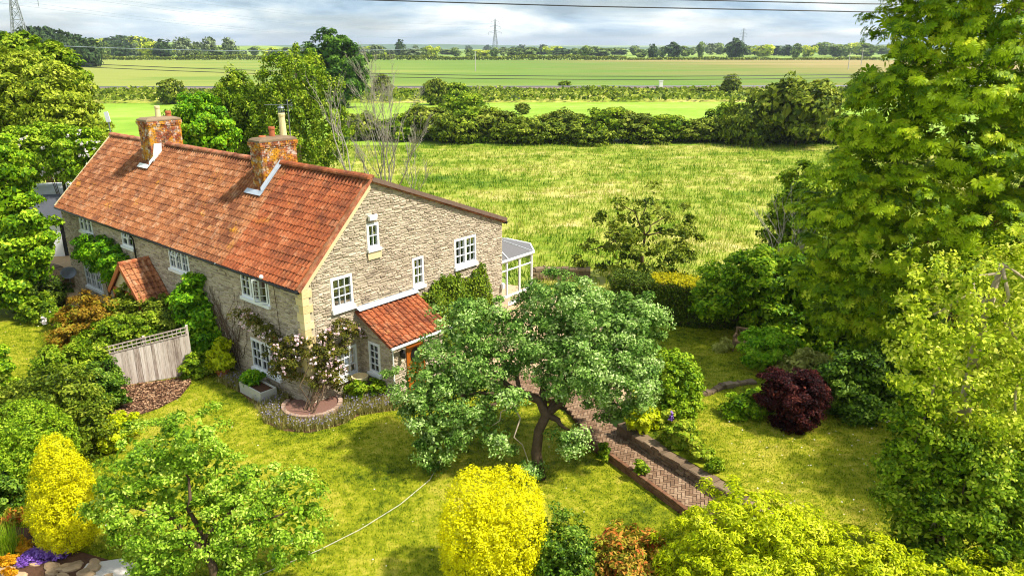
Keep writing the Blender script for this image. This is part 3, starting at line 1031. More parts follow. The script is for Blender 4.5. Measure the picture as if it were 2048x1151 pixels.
# ridge tiles: near section newer and a little higher
def ridge_tile_mesh(l, r, mat, name='ridge_tile'):
    v, f = [], []
    n = 7
    for y in (0, l):
        for i in range(n + 1):
            t = math.pi * (-0.05 + 1.10 * i / n)
            v.append((r * math.cos(t), y, r * 0.8 * math.sin(t) + (0.012 if y == 0 else 0)))
    for i in range(n):
        f.append((i, n + 1 + i, n + 2 + i, i + 1))
    f.append(tuple(range(n + 1)))
    m = bpy.data.meshes.new(name)
    m.from_pydata(v, [], [tuple(reversed(q)) for q in f])
    m.materials.append(mat)
    return m
rm_a = ridge_tile_mesh(0.44, 0.16, M['ridge_tile'])
rm_b = ridge_tile_mesh(0.44, 0.17, M['tile_new'])
y = -0.12
while y < LEN:
    o = link('ridge_tile', rm_b if y < 5.2 else rm_a, None, roof)
    o.location = (AW, y, AZ + (0.045 if y < 5.2 else 0.005) + rs.uniform(-.008, .008))
    y += 0.43
mb = MB()
for (wa, wb, za, zb) in ((-0.2, AW, EAVE - .2, AZ), (AW, RW + .1, AZ, RZ - .04)):
    mb.bar((wa, -0.12, za + .0), (wb, -0.12, zb + .0), 0.05, 0.09)
mb.build('verge', M['ridge_tile'], roof)
mb = MB()
mb.bar((AW + .05, -0.14, AZ + .02), (RW + .15, -0.14, RZ + .03), 0.07, 0.16)
mb.build('verge_capping', mat_plain('weathered_verge', S(128, 104, 88), 0.9, 0.3, 8), roof)
mb = MB()
mb.bar((AW, LEN + .1, AZ + .03), (-0.18, LEN + .1, EAVE - .12), 0.10, 0.12)
mb.build('far_verge', M['render'], roof)

# gutters and downpipes
mb = MB()
mb.tube([(-0.22, -0.12, EAVE - 0.22), (-0.22, LEN + 0.1, EAVE - 0.20)], 0.06, 8)
mb.build('gutter', M['black_gutter'], house)
mb = MB()
mb.tube([(RW + 0.14, -0.16, RZ - 0.10), (RW + 0.14, LEN, RZ - 0.10)], 0.07, 8)
mb.build('gutter', M['black_gutter'], house)
mb = MB()
mb.tube([(-0.2, 12.72, EAVE - .26), (-0.11, 12.70, EAVE - .5), (-0.10, 12.68, 1.8), (-0.10, 12.68, 0.1)], 0.04, 7)
mb.build('downpipe', M['black_gutter'], house)
mb = MB()
mb.tube([(-0.08, 1.62, 4.3), (-0.075, 1.55, 3.3), (-0.075, 1.5, 2.2), (-0.075, 1.46, 1.6)], 0.012, 5)
mb.tube([(-0.10, 1.62, 4.3), (-0.16, 1.62, 4.36)], 0.014, 5)
mb.build('wall_cable', M['bark'], house)

# windows
def window(a, b, z0, z1, lights, cols, rows, place, parent=house, open_=None, curtain=0.0, sill=0.12, vent=(), depth=0.02, name='window'):
    """place(x, out, z) -> local point; out is towards the outside"""
    fr = MB()
    def bx(x0, x1, o0, o1, c0, c1, mbx=None):
        pts = [place(x, o_, z) for z in (c0, c1) for o_ in (o0, o1) for x in (x0, x1)]
        (mbx or fr).add(pts, [(0, 2, 3, 1), (4, 5, 7, 6), (0, 1, 5, 4), (2, 6, 7, 3), (0, 4, 6, 2), (1, 3, 7, 5)])
        return mbx
    F = 0.065
    zb = z0 + sill * 0.55
    bx(a, b, -depth - .09, depth, z1 - F, z1)
    bx(a, b, -depth - .09, depth, zb, zb + F)
    bx(a, a + F, -depth - .088, depth - .002, zb + F, z1 - F)
    bx(b - F, b, -depth - .088, depth - .002, zb + F, z1 - F)
    lw = (b - a - 2 * F) / lights
    cells = []
    for i in range(lights):
        x0, x1 = a + F + i * lw, a + F + (i + 1) * lw
        if i:
            bx(x0 - .03, x0 + .03, -depth - .086, depth + .004, zb + F, z1 - F)
        sx0, sx1, sz0, sz1 = x0 + (.03 if i else 0), x1 - (.03 if i < lights - 1 else 0), zb + F, z1 - F
        if open_ == i:
            continue
        s_ = 0.03
        bx(sx0, sx1, -depth - .04, depth + .012, sz0, sz0 + s_)
        bx(sx0, sx1, -depth - .04, depth + .012, sz1 - s_, sz1)
        bx(sx0, sx0 + s_, -depth - .038, depth + .01, sz0 + s_, sz1 - s_)
        bx(sx1 - s_, sx1, -depth - .038, depth + .01, sz0 + s_, sz1 - s_)
        gx0, gx1, gz0, gz1 = sx0 + s_, sx1 - s_, sz0 + s_, sz1 - s_
        for c_ in range(1, cols):
            xx = gx0 + (gx1 - gx0) * c_ / cols
            bx(xx - .011, xx + .011, -depth - .02, depth, gz0, gz1)
        for r_ in range(1, rows):
            zz_ = gz0 + (gz1 - gz0) * r_ / rows
            bx(gx0, gx1, -depth - .018, depth - .002, zz_ - .011, zz_ + .011)
        for c_ in range(cols):
            for r_ in range(rows):
                cells.append((gx0 + (gx1 - gx0) * c_ / cols, gx0 + (gx1 - gx0) * (c_ + 1) / cols, gz0 + (gz1 - gz0) * r_ / rows, gz0 + (gz1 - gz0) * (r_ + 1) / rows))
    w_ = fr.build(name, M['white_pvc'], parent)
    for (p, q, r_, s_) in cells:
        g = MB()
        bx(p, q, -depth - .014, -depth - .008, r_, s_, g)
        g.build('pane', M['glass'], w_)
    sl_ = MB()
    bx(a - .04, b + .04, -depth - .05, .11, z0 - .05, z0 + sill * 0.55, sl_)
    sl_.build('sill', M['white_pvc'], w_)
    if open_ is not None:
        x0 = a + F + open_ * lw
        sa = MB()
        hx, ang = (x0 + .02, R(38))
        def sp(dx, dz, t):
            return place(hx + dx * math.cos(ang) + t * math.sin(ang), depth + .02 + dx * math.sin(ang) - t * math.cos(ang), dz)
        def sb(d0, d1, c0, c1, mbx, t=.035):
            pts = [sp(dx, dz, tt) for dz in (c0, c1) for tt in (0, t) for dx in (d0, d1)]
            mbx.add(pts, [(0, 2, 3, 1), (4, 5, 7, 6), (0, 1, 5, 4), (2, 6, 7, 3), (0, 4, 6, 2), (1, 3, 7, 5)])
        c0, c1, W_ = zb + F, z1 - F, lw - .05
        sb(0, W_, c0, c0 + .05, sa); sb(0, W_, c1 - .05, c1, sa); sb(0, .05, c0 + .05, c1 - .05, sa); sb(W_ - .05, W_, c0 + .05, c1 - .05, sa)
        sb(W_ / 2 - .011, W_ / 2 + .011, c0 + .05, c1 - .05, sa, .025)
        for r_ in (1, 2):
            zz_ = c0 + (c1 - c0) * r_ / 3
            sb(.05, W_ - .05, zz_ - .011, zz_ + .011, sa, .022)
        sa.build('open_sash', M['white_pvc'], w_)
        gl = MB()
        sb(.05, W_ - .05, c0 + .05, c1 - .05, gl, .006)
        gl.build('pane', M['glass'], w_)
    for i in vent:      # small top hung vent standing open
        x0, x1 = a + F + i * lw + .03, a + F + (i + 1) * lw - .03
        zt, zl = z1 - F - .01, z1 - F - .30
        v_ = MB()
        for (p0, p1) in (((x0, zt), (x1, zt)), ((x0, zl), (x1, zl)), ((x0, zt), (x0, zl)), ((x1, zt), (x1, zl))):
            f_ = lambda p: place(p[0], depth + .03 + (zt - p[1]) * 0.5, p[1])
            v_.bar(f_(p0), f_(p1), .045, .035)
        v_.build('vent_sash', M['white_pvc'], w_)
    if curtain:
        cu = MB()
        n = 14
        for side in (0, 1):
            wdt = (b - a) * curtain
            xs = [(a if side == 0 else b - wdt) + wdt * i / n for i in range(n + 1)]
            for i in range(n):
                o0, o1 = -.24 - .025 * (i % 2), -.24 - .025 * ((i + 1) % 2)
                cu.poly([place(xs[i], o0, z0), place(xs[i + 1], o1, z0), place(xs[i + 1], o1, z1), place(xs[i], o0, z1)])
        cu.build('curtain', M['curtain'], w_)
    return w_
fp = lambda x, o_, z: (-o_, x, z)
gp = lambda x, o_, z: (x, -o_, z)
window(*FRONT_OPEN[0], 3, 1, 2, fp, vent=(1,), curtain=0.14)
window(*FRONT_OPEN[1], 2, 1, 2, fp, vent=(0,), curtain=0.14)
window(*FRONT_OPEN[2], 3, 2, 3, fp, vent=(1,), curtain=0.12)
window(*FRONT_OPEN[3], 3, 2, 3, fp, open_=0, curtain=0.1)
window(*FRONT_OPEN[4], 3, 2, 3, fp, curtain=0.1)
window(*FRONT_OPEN[5], 3, 2, 3, fp, curtain=0.1)
window(*GABLE_OPEN[0], 1, 2, 2, gp)
window(*GABLE_OPEN[1], 1, 3, 3, gp, curtain=0.48, sill=0.22)
window(*GABLE_OPEN[2], 1, 2, 3, gp, curtain=0.5)
window(*GABLE_OPEN[3], 2, 2, 3, gp, curtain=0.42, sill=0.16)
window(*GABLE_OPEN[4], 1, 3, 3, gp, curtain=0.2, sill=0.2)

# chimneys
def bricks(mb, rng_, x0, x1, y0, y1, z0, z1, bl=0.215, bh=0.065, j=0.012, proud=0.012):
    z, c_ = z0, 0
    while z < z1 - 0.02:
        for side in range(4):
            L = (x1 - x0) if side in (0, 2) else (y1 - y0)
            s = -(bl / 2 if (c_ + side) % 2 else 0)
            while s < L - 0.02:
                a, b = max(0, s) + j / 2, min(L, s + bl) - j / 2
                s += bl + j
                if b - a < 0.03:
                    continue
                d = proud + rng_.uniform(-.006, .01)
                if side == 0: bxx = (x0 + a, x0 + b, y0 - d, y0 + .02)
                elif side == 2: bxx = (x0 + a, x0 + b, y1 - .02, y1 + d)
                elif side == 1: bxx = (x1 - .02, x1 + d, y0 + a, y0 + b)
                else: bxx = (x0 - d, x0 + .02, y0 + a, y0 + b)
                mb.box(*bxx, z, z + bh, rng_.random())
        z += bh + j
        c_ += 1
def chimney(x0, x1, y0, y1, ztop, pots, seed):
    rng_ = random.Random(seed)
    core = MB()
    core.box(x0 + .012, x1 - .012, y0 + .012, y1 - .012, 6.4, ztop - .02)
    ch = core.build('chimney', M['mortar'], house)
    mb = MB()
    bricks(mb, rng_, x0, x1, y0, y1, 6.7, ztop - 0.30)
    bricks(mb, rng_, x0 - .03, x1 + .03, y0 - .03, y1 + .03, ztop - .30, ztop - .225)
    bricks(mb, rng_, x0 - .06, x1 + .06, y0 - .06, y1 + .06, ztop - .225, ztop - .06)
    mb.build('brickwork', M['chimney_brick'], ch, 'stuff')
    fl = MB()
    n = 20
    ring = []
    cx, cy, hx, hy = (x0 + x1) / 2, (y0 + y1) / 2, (x1 - x0) / 2, (y1 - y0) / 2
    lay = [(1.07, -.065), (1.05, .0), (0.9, .06), (0.6, .10)]
    v, f = [], []
    for s, dz in lay:
        for (px_, py_) in ((-1, -1), (0, -1), (1, -1), (1, 0), (1, 1), (0, 1), (-1, 1), (-1, 0)):
            v.append((cx + px_ * hx * s, cy + py_ * hy * s * (1 if s > .95 else s), ztop + dz + rng_.uniform(-.015, .015)))
    for i in range(len(lay) - 1):
        for k_ in range(8):
            a, b = i * 8 + k_, i * 8 + (k_ + 1) % 8
            f.append((a, b, b + 8, a + 8))
    f.append(tuple(range(24, 32)))
    fl.add(v, f)
    fl.build('flaunching', M['wall_stone'], ch)
    for (px_, py_, h, r0, r1, mt, cowl) in pots:
        p = MB()
        p.lathe([(r0 * 1.05, 0), (r0, .05), (r1, h - .12), (r1 * 1.18, h - .11), (r1 * 1.2, h - .03), (r1 * 1.05, h), (r1 * .8, h), (r1 * .78, h - .15)], px_, py_, ztop + .05, 14)
        po = p.build('chimney_pot', M[mt], ch, smooth=False)
        if cowl:
            q = MB()
            for k_ in range(8):
                t = 2 * math.pi * k_ / 8
                q.tube([(px_ + r1 * .95 * math.cos(t), py_ + r1 * .95 * math.sin(t), ztop + h + .02), (px_ + r1 * .95 * math.cos(t), py_ + r1 * .95 * math.sin(t), ztop + h + .24)], .012, 4)
            q.lathe([(r1 * 1.15, .24), (r1 * .9, .3), (.04, .33)], px_, py_, ztop + h, 12)
            q.build('cowl', M['grey_metal'], ch)
    return ch
ch1 = chimney(2.36, 3.95, 15.1, 16.1, 9.05, [(3.15, 15.6, 0.55, .13, .11, 'buff_clay', False), (3.66, 15.6, 0.28, .13, .12, 'terracotta', False)], 3)
ch2 = chimney(2.30, 3.92, 5.45, 6.22, 8.86, [(2.65, 5.83, 0.10, .13, .12, 'terracotta', False), (3.1, 5.83, 0.42, .12, .11, 'terracotta', False), (3.62, 5.83, 0.92, .14, .12, 'buff_clay', True)], 4)
def flashing(ch, x0, x1, y0, mat, wd=0.30, z_off=0.03, tall=0.0):
    mb = MB()
    pts = [(w, gtop(w)) for w in (x0 - .12, min(x1, AW))]
    a, b = pts
    o_ = nrm * 0.14
    A, B_ = np.array([a[0], y0, a[1]]) + o_, np.array([b[0], y0, b[1]]) + o_
    mb.poly([tuple(A + [0, 0.0, 0]), tuple(A + [0, -wd, 0]), tuple(B_ + [0, -wd, 0]), tuple(B_ + [0, 0.0, 0])])
    mb.poly([tuple(A + [0, -.03, -.02]), tuple(B_ + [0, -.03, -.02]), tuple(B_ + [0, -.03, .14 + tall]), tuple(A + [0, -.03, .14 + tall * .6])])
    mb.poly([tuple(A + [.02, -wd, .0]), tuple(A + [-.16, -wd, -.16]), tuple(A + [-.16, 1.0, -.16]), tuple(A + [.02, 1.0, .0])])
    mb.build('flashing', mat, ch)
mb = MB()
mb.add([(2.34, 15.07, 6.9), (2.80, 15.07, 7.35), (2.86, 15.07, 7.95), (2.50, 15.07, 7.95), (2.40, 15.07, 7.5), (2.34, 15.03, 6.9), (2.80, 15.03, 7.35), (2.86, 15.03, 7.95), (2.50, 15.03, 7.95), (2.40, 15.03, 7.5)],
       [(5, 6, 7, 8, 9), (0, 5, 9, 4), (4, 9, 8, 3), (3, 8, 7, 2), (2, 7, 6, 1)])
mb.build('lime_patch', M['limewash'], ch1)
flashing(ch1, 2.36, 2.7, 15.08, M['limewash'], 0.08)
flashing(ch2, 2.30, 3.92, 5.43, M['lead'], 0.20)
# television aerial on the nearer chimney
mb = MB()
mb.tube([(3.86, 5.7, 8.6), (3.86, 5.7, 10.35)], 0.02, 6)
d = np.array([-0.75, 0.66, 0.0])
mb.tube([np.array([3.86, 5.7, 10.15]) - d * .2, np.array([3.86, 5.7, 10.15]) + d * 0.9], 0.013, 5)
for k in range(10):
    p = np.array([3.86, 5.7, 10.15]) + d * (0.05 + 0.085 * k)
    e = np.array([0.66, 0.75, 0]) * (0.16 - .007 * k)
    mb.tube([p - e, p + e], 0.006, 4)
for dz in (-.16, -.05, .06, .17):
    p = np.array([3.86, 5.7, 10.15 + dz]) - d * .15
    mb.tube([p - np.array([.17, .2, 0]), p + np.array([.17, .2, 0])], .008, 4)
mb.build('aerial', M['grey_metal'], ch2)

# alarm box, lamp, dish bracket
mb = MB()
mb.add([(3.00, -.05, 6.36), (3.36, -.05, 6.36), (3.40, -.05, 6.56), (2.98, -.05, 6.56), (3.02, -.15, 6.38), (3.34, -.15, 6.38), (3.37, -.15, 6.54), (3.0, -.15, 6.54)],
       [(4, 5, 6, 7), (0, 1, 5, 4), (1, 2, 6, 5), (2, 3, 7, 6), (3, 0, 4, 7)])
mb.build('alarm_box', M['white_pvc'], house)
mb = MB()
mb.tube([(-.05, 2.02, 4.45), (-.28, 2.0, 4.56)], .015, 5)
mb.lathe([(.02, -.05), (.07, -.02), (.08, .04), (.05, .09), (.01, .1)], -.3, 2.0, 4.58, 10)
mb.build('security_lamp', M['white_pvc'], house)
mb = MB()
mb.box(10.3, 10.44, -.16, -.05, 1.95, 2.2)
mb.build('meter_lamp', M['white_pvc'], house)
mb = MB()
mb.tube([(-.02, 5.6, 4.40), (-.30, 5.2, 4.5)], .018, 5)
mb.build('floodlight', M['white_pvc'], house)

# lean-to porch on the gable
porch = MB()
for q in panel(-1.72, 0.0, -.1, lambda x: 3.08 + (x) * (3.08 - 2.2) / 1.72, [(-1.15, -0.5, 0.73, 2.03)]):
    porch.poly([(2.30, x, z) for x, z in reversed(q)])
for q in panel(2.30, 4.98, -.1, lambda x: 2.2, [(3.05, 3.95, -.1, 2.08)]):
    porch.poly([(x, -1.72, z) for x, z in q])
porch.poly([(4.98, -1.72, -.1), (4.98, 0, -.1), (4.98, 0, 3.08), (4.98, -1.72, 2.2)])
porch_o = porch.build('porch', M['mortar'], house)
mb = MB()
for s in stones(rs, -1.72, 0, 0, 3.1, [(-1.15, -0.5, 0.73, 2.03)], lambda x: 3.06 + x * .51):
    add_stone(mb, rs, (-s[1], -s[0], s[2], s[4], s[3]), lambda x, z, d: (2.30 - d, -x, z))
for s in stones(rs, 2.30, 4.98, 0, 2.2, [(3.05, 3.95, -.1, 2.08)], lambda x: 2.22):
    add_stone(mb, rs, s, lambda x, z, d: (x, -1.72 - d, z))
mb.build('stonework', M['stone'], porch_o, 'stuff')
window(-1.15, -0.5, 0.73, 2.03, 1, 2, 4, lambda x, o_, z: (2.30 - o_, x, z), porch_o, sill=0.14)
mb = MB()
mb.box(3.05, 3.95, -1.72, -1.66, -.02, 2.08)
for (a, b) in ((3.12, 3.44), (3.56, 3.88)):
    mb.box(a, b, -1.735, -1.715, .15, .85)
mb.box(3.05, 3.10, -1.76, -1.70, 0, 2.08); mb.box(3.90, 3.95, -1.76, -1.70, 0, 2.08); mb.box(3.05, 3.95, -1.758, -1.70, 2.02, 2.08)
mb.build('door', M['door_wood'], porch_o)
mb = MB()
n = 16
mb.poly([(3.5 + .24 * math.cos(2 * math.pi * k / n), -1.742, 1.42 + .30 * math.sin(2 * math.pi * k / n)) for k in range(n)])
mb.build('door_light', M['black_gutter'], porch_o)
mb = MB()
mb.tube([(3.18, -1.73, 1.02), (3.18, -1.79, 1.02), (3.28, -1.79, 1.02)], .012, 6)
mb.build('door_handle', M['lead'], porch_o)
mb = MB()
mb.box(2.72, 2.84, -1.86, -1.78, 1.55, 1.85); mb.lathe([(.02, 0), (.09, .05), (.07, .24), (.02, .32)], 2.78, -1.9, 1.52, 8)
mb.build('porch_lantern', M['black_gutter'], porch_o)
pv = np.array([0, 1.9, 0.97]); pv = pv / np.linalg.norm(pv)
pn = np.array([0, -pv[2], pv[1]])
po = np.array([2.16, -1.92, 2.14])
mb = MB()
e = po + pv * 2.13
mb.add([tuple(po), tuple(po + [2.98, 0, 0]), tuple(e + [2.98, 0, 0]), tuple(e), tuple(po - pn * .07), tuple(po + [2.98, 0, 0] - pn * .07), tuple(e + [2.98, 0, 0] - pn * .07), tuple(e - pn * .07)],
       [(0, 1, 2, 3), (7, 6, 5, 4), (0, 4, 5, 1), (1, 5, 6, 2), (3, 2, 6, 7), (0, 3, 7, 4)])
mb.build('roof_deck', M['tile_new'], porch_o)
tile_roof(porch_o, po + pn * .005, (1, 0, 0), pv, pn, 12, 7, M['tile_new'], random.Random(9), lambda p: 0, 400, tile_geo(0.246, 0.36, 1, .045, .065), 0.296, 0.246)
mb = MB()
mb.poly([(2.2, -.066, 3.02), (5.12, -.066, 3.02), (5.12, -.066, 3.28), (2.2, -.066, 3.28)])
mb.poly([(2.16, -.30, 3.16), (5.14, -.30, 3.16), (5.14, -.06, 3.26), (2.16, -.06, 3.26)])
mb.build('flashing', M['lead'], porch_o)
mb = MB()
mb.tube([(2.14, -2.0, 2.1), (5.16, -2.0, 2.08)], .055, 8)
mb.tube([(2.36, -1.98, 2.06), (2.36, -1.80, 1.9), (2.36, -1.80, 0)], .03, 6)
mb.build('gutter', M['white_pvc'], porch_o)

# gabled tile porch over the left front door
UC, PR, PE = 11.6, 3.46, 2.05
p2 = MB()
for s in (-1, 1):
    p2.box(-1.15, -.02, UC + s * 1.12 - .06, UC + s * 1.12 + .06, -.3, 2.2)
p2o = p2.build('front_porch', M['mortar'], house)
mb = MB()
for s in (-1, 1):
    v = [(-1.28, UC, PR - .03), (0, UC, PR - .03), (0, UC + s * 1.5, PE - .03), (-1.28, UC + s * 1.5, PE - .03)]
    v += [(x, y_, z - .06) for x, y_, z in v]
    mb.add(v, [(0, 1, 2, 3), (7, 6, 5, 4), (0, 3, 7, 4), (1, 5, 6, 2), (2, 6, 7, 3)])
mb.build('roof_deck', M['tile_new'], p2o)
for s in (-1, 1):
    dn = np.array([0, s * 1.5, PE - PR]); Ls = np.linalg.norm(dn); upv = -dn / Ls
    axv = np.array([-1.0 * s, 0, 0])
    nv = np.cross(axv, upv)
    org = np.array([-1.30 if s < 0 else 0.0, UC + s * 1.5, PE]) + upv * -.04
    tile_roof(p2o, org, axv, upv, nv, 5, 7, M['tile'], random.Random(19), lambda p: 0, 400, tile_geo(0.26, 0.36, 1, .045, .065), 0.29, 0.26)
mb = MB()
mb.tube([(-1.34, UC, PR + .02), (0.0, UC, PR + .02)], .11, 8)
mb.build('ridge', M['tile_new'], p2o)
mb = MB()
for s in (-1, 1):
    mb.bar((-1.32, UC, PR - .06), (-1.32, UC + s * 1.54, PE - .10), .05, .20)
    mb.box(-1.26, -1.14, UC + s * 1.18 - .06, UC + s * 1.18 + .06, -.3, 2.2)
mb.box(-1.26, -1.16, UC - 1.2, UC + 1.2, 2.14, 2.26)
mb.build('timber_frame', M['oak_wood'], p2o)
mb = MB()
mb.poly([(-1.2, UC - 1.1, 2.26), (-1.2, UC, 3.3), (-1.2, UC + 1.1, 2.26)])
mb.build('gable_infill', M['render'], p2o)
mb = MB()
mb.box(.04, .10, 11.1, 12.1, -.1, 2.05)
mb.build('door', M['white_pvc'], house)

# satellite dish by the far corner
dish = empty('satellite_dish', tuple(HL(-0.35, 20.7, 0.15)), HROT, 'round grey satellite dish beside the far corner of the stone house', 'satellite dish')
mb = MB()
mb.lathe([(.0, 0), (.16, .02), (.30, .08), (.38, .15), (.37, .16), (.28, .10), (.0, .03)], 0, 0, 0, 20)
d_ = mb.build('reflector', M['grey_metal'], dish, smooth=True)
d_.rotation_euler = (R(38), R(-20), 0)
d_.location = (0, 0, .85)
mb = MB()
mb.tube([(0, 0, -.9), (0, 0, .8)], .03, 6)
mb.build('mast', M['grey_metal'], dish)
mb = MB()
mb.tube([(0, 0, .85), (-.15, -.25, 1.2)], .012, 5)
mb.build('feed_arm', M['grey_metal'], dish)

# conservatory behind the house
cons = empty('conservatory', tuple(HC), HROT, 'small white framed conservatory with grey roof at the back corner of the house', 'conservatory')
FP = [(RW + .02, 1.4), (14.3, 1.4), (15.35, 2.5), (15.35, 4.0), (14.3, 5.1), (RW + .02, 5.1)]
APX = (12.9, 3.25, 3.42)
RID = (RW + .02, 3.25, 3.42)
for i in range(5):
    (xa, ya), (xb, yb) = FP[i], FP[i + 1]
    L = math.hypot(xb - xa, yb - ya)
    dx, dy = (xb - xa) / L, (yb - ya) / L
    def PT(s, z, o_=0.0, xa=xa, ya=ya, dx=dx, dy=dy):
        return (xa + dx * s + dy * o_, ya + dy * s - dx * o_, z)
    fr, gl = MB(), []
    n = max(1, round(L / 0.95))
    door = (i == 0)
    for k in range(n + 1):
        s = L * k / n
        fr.bar(PT(s, .25), PT(s, 2.55), .09, .09, up=(dx, dy, 0))
    for (z_, w_) in ((2.5, .10), (.72, .10)):
        fr.bar(PT(0, z_), PT(L, z_), .08, w_)
    fr.bar(PT(0, 2.05), PT(L, 2.05), .06, .06)
    if door:
        fr.bar(PT(L * .5, .3), PT(L * .78, .3), .1, .16)
    f_ = fr.build('frame', M['white_pvc'], cons)
    for k in range(n):
        for (za, zb_) in ((.30 if door and k == n - 2 else .77, 2.02), (2.08, 2.45)):
            g = MB()
            g.bar(PT(L * k / n + .045, (za + zb_) / 2), PT(L * (k + 1) / n - .045, (za + zb_) / 2), .012, zb_ - za)
            g.build('pane', M['glass'], f_)
    mb = MB()
    if not door:
        mb.bar(PT(0, .32), PT(L, .32), .22, .70)
    else:
        mb.bar(PT(0, .32), PT(L * (n - 2) / n, .32), .22, .70)
        mb.bar(PT(L * (n - 1) / n, .32), PT(L, .32), .22, .70)
    mb.build('dwarf_wall', M['stone'], cons)
    ra, rb = (xa + (0.1 if 0 < i else 0), ya), (xb, yb)
    ov = lambda p: (12.6 + (p[0] - 12.6) * 1.05 if p[0] > RW + .5 else p[0], 3.25 + (p[1] - 3.25) * 1.05, 2.58)
    A_, B_ = ov((xa, ya)), ov((xb, yb))
    T = [APX] if 0 < i < 4 else ([APX, RID] if i == 0 else [RID, APX])
    rp = MB()
    top = [A_, B_] + T
    rp.add(top + [(x, y_, z - .05) for x, y_, z in top], [tuple(range(len(top))), tuple(range(2 * len(top) - 1, len(top) - 1, -1)), (0, len(top), len(top) + 1, 1)])
    rp.build('roof_panel', mat_plain('conservatory_roof', S(108, 105, 104), 0.5, 0.06, 2) if i == 0 else bpy.data.materials['conservatory_roof'], cons)
    rb_ = MB()
    rb_.bar(A_, APX if i else RID, .06, .07)
    if i == 0:
        rb_.bar(((A_[0] + B_[0]) / 2, A_[1], 2.60), APX, .05, .06)
    if i < 4:
        rb_.bar(B_, APX, .06, .07)
    rb_.bar(A_, B_, .08, .09)
    rb_.build('glazing_bar', M['white_pvc'], cons)
mb = MB()
mb.slab([(p[0], p[1]) for p in FP], -.2, .22)
mb.build('floor', M['slab'], cons)
# ------------------------------------------------------------------ path, walls, fence, pots
PATH = [(2.35, 22.7), (2.44, 21.88), (4.82, 17.99), (5.9, 16.2), (7.3, 16.6), (6.12, 18.4), (3.72, 22.1), (3.2, 23.2), (4.0, 24.4), (2.2, 26.3), (0.8, 26.9), (-0.8, 27.6), (-1.6, 26.8), (0.3, 25.6), (1.9, 24.2)]
path = MB().slab(PATH, -0.1, 0.185).build('brick_path', M['path_bed'])
tag(path, kind='structure')
cell = 0.107
ang = math.atan2(-3.9, 2.4) + math.pi / 4
pm = MB(); j = .006
pm.add([(j, j, 0), (2 * cell - j, j, 0), (2 * cell - j, cell - j, 0), (j, cell - j, 0), (j + .004, j + .004, .03), (2 * cell - j - .004, j + .004, .03), (2 * cell - j - .004, cell - j - .004, .03), (j + .004, cell - j - .004, .03)],
       [(4, 5, 6, 7), (0, 1, 5, 4), (1, 2, 6, 5), (2, 3, 7, 6), (3, 0, 4, 7)])
pme = pm.mesh('paver'); pme.materials.append(M['paver'])
rp = random.Random(8)
cand = []
for ix in range(-75, 75):
    for iy in range(-75, 75):
        d = (ix - iy) % 4
        if d not in (0, 3):
            continue
        lx, ly, rot = (ix * cell, iy * cell, 0) if d == 0 else ((ix + 1) * cell, iy * cell, math.pi / 2)
        cx, cy = lx + (cell if d == 0 else -cell / 2), ly + (cell / 2 if d == 0 else cell)
        wx, wy = 3.9 + cx * math.cos(ang) - cy * math.sin(ang), 21 + cx * math.sin(ang) + cy * math.cos(ang)
        px0, py0 = 3.9 + lx * math.cos(ang) - ly * math.sin(ang), 21 + lx * math.sin(ang) + ly * math.cos(ang)
        cand.append((wx, wy, px0, py0, rot + ang))
ca = np.array(cand)
ok = in_poly(ca[:, :2], np.array(PATH))
ca = ca[ok]
ca = ca[np.argsort(ca[:, 1])]
ca = ca[ca[:, 1] > 17.4]
rest = MB()
for i, (wx, wy, px0, py0, rt) in enumerate(ca):
    z = 0.172 + rp.uniform(-.004, .004)
    Mx = Matrix.Translation((px0, py0, z)) @ Matrix.Rotation(rt, 4, 'Z') @ Matrix.Rotation(rp.uniform(-.012, .012), 4, 'X')
    if i < 300:
        o = link('paver', pme, None, path)
        o.matrix_local = Mx
    else:
        rest.add([Mx @ Vector(v) for v in pm.v], pm.f, rp.random())
rest.build('paving', M['paver'], path, 'stuff')

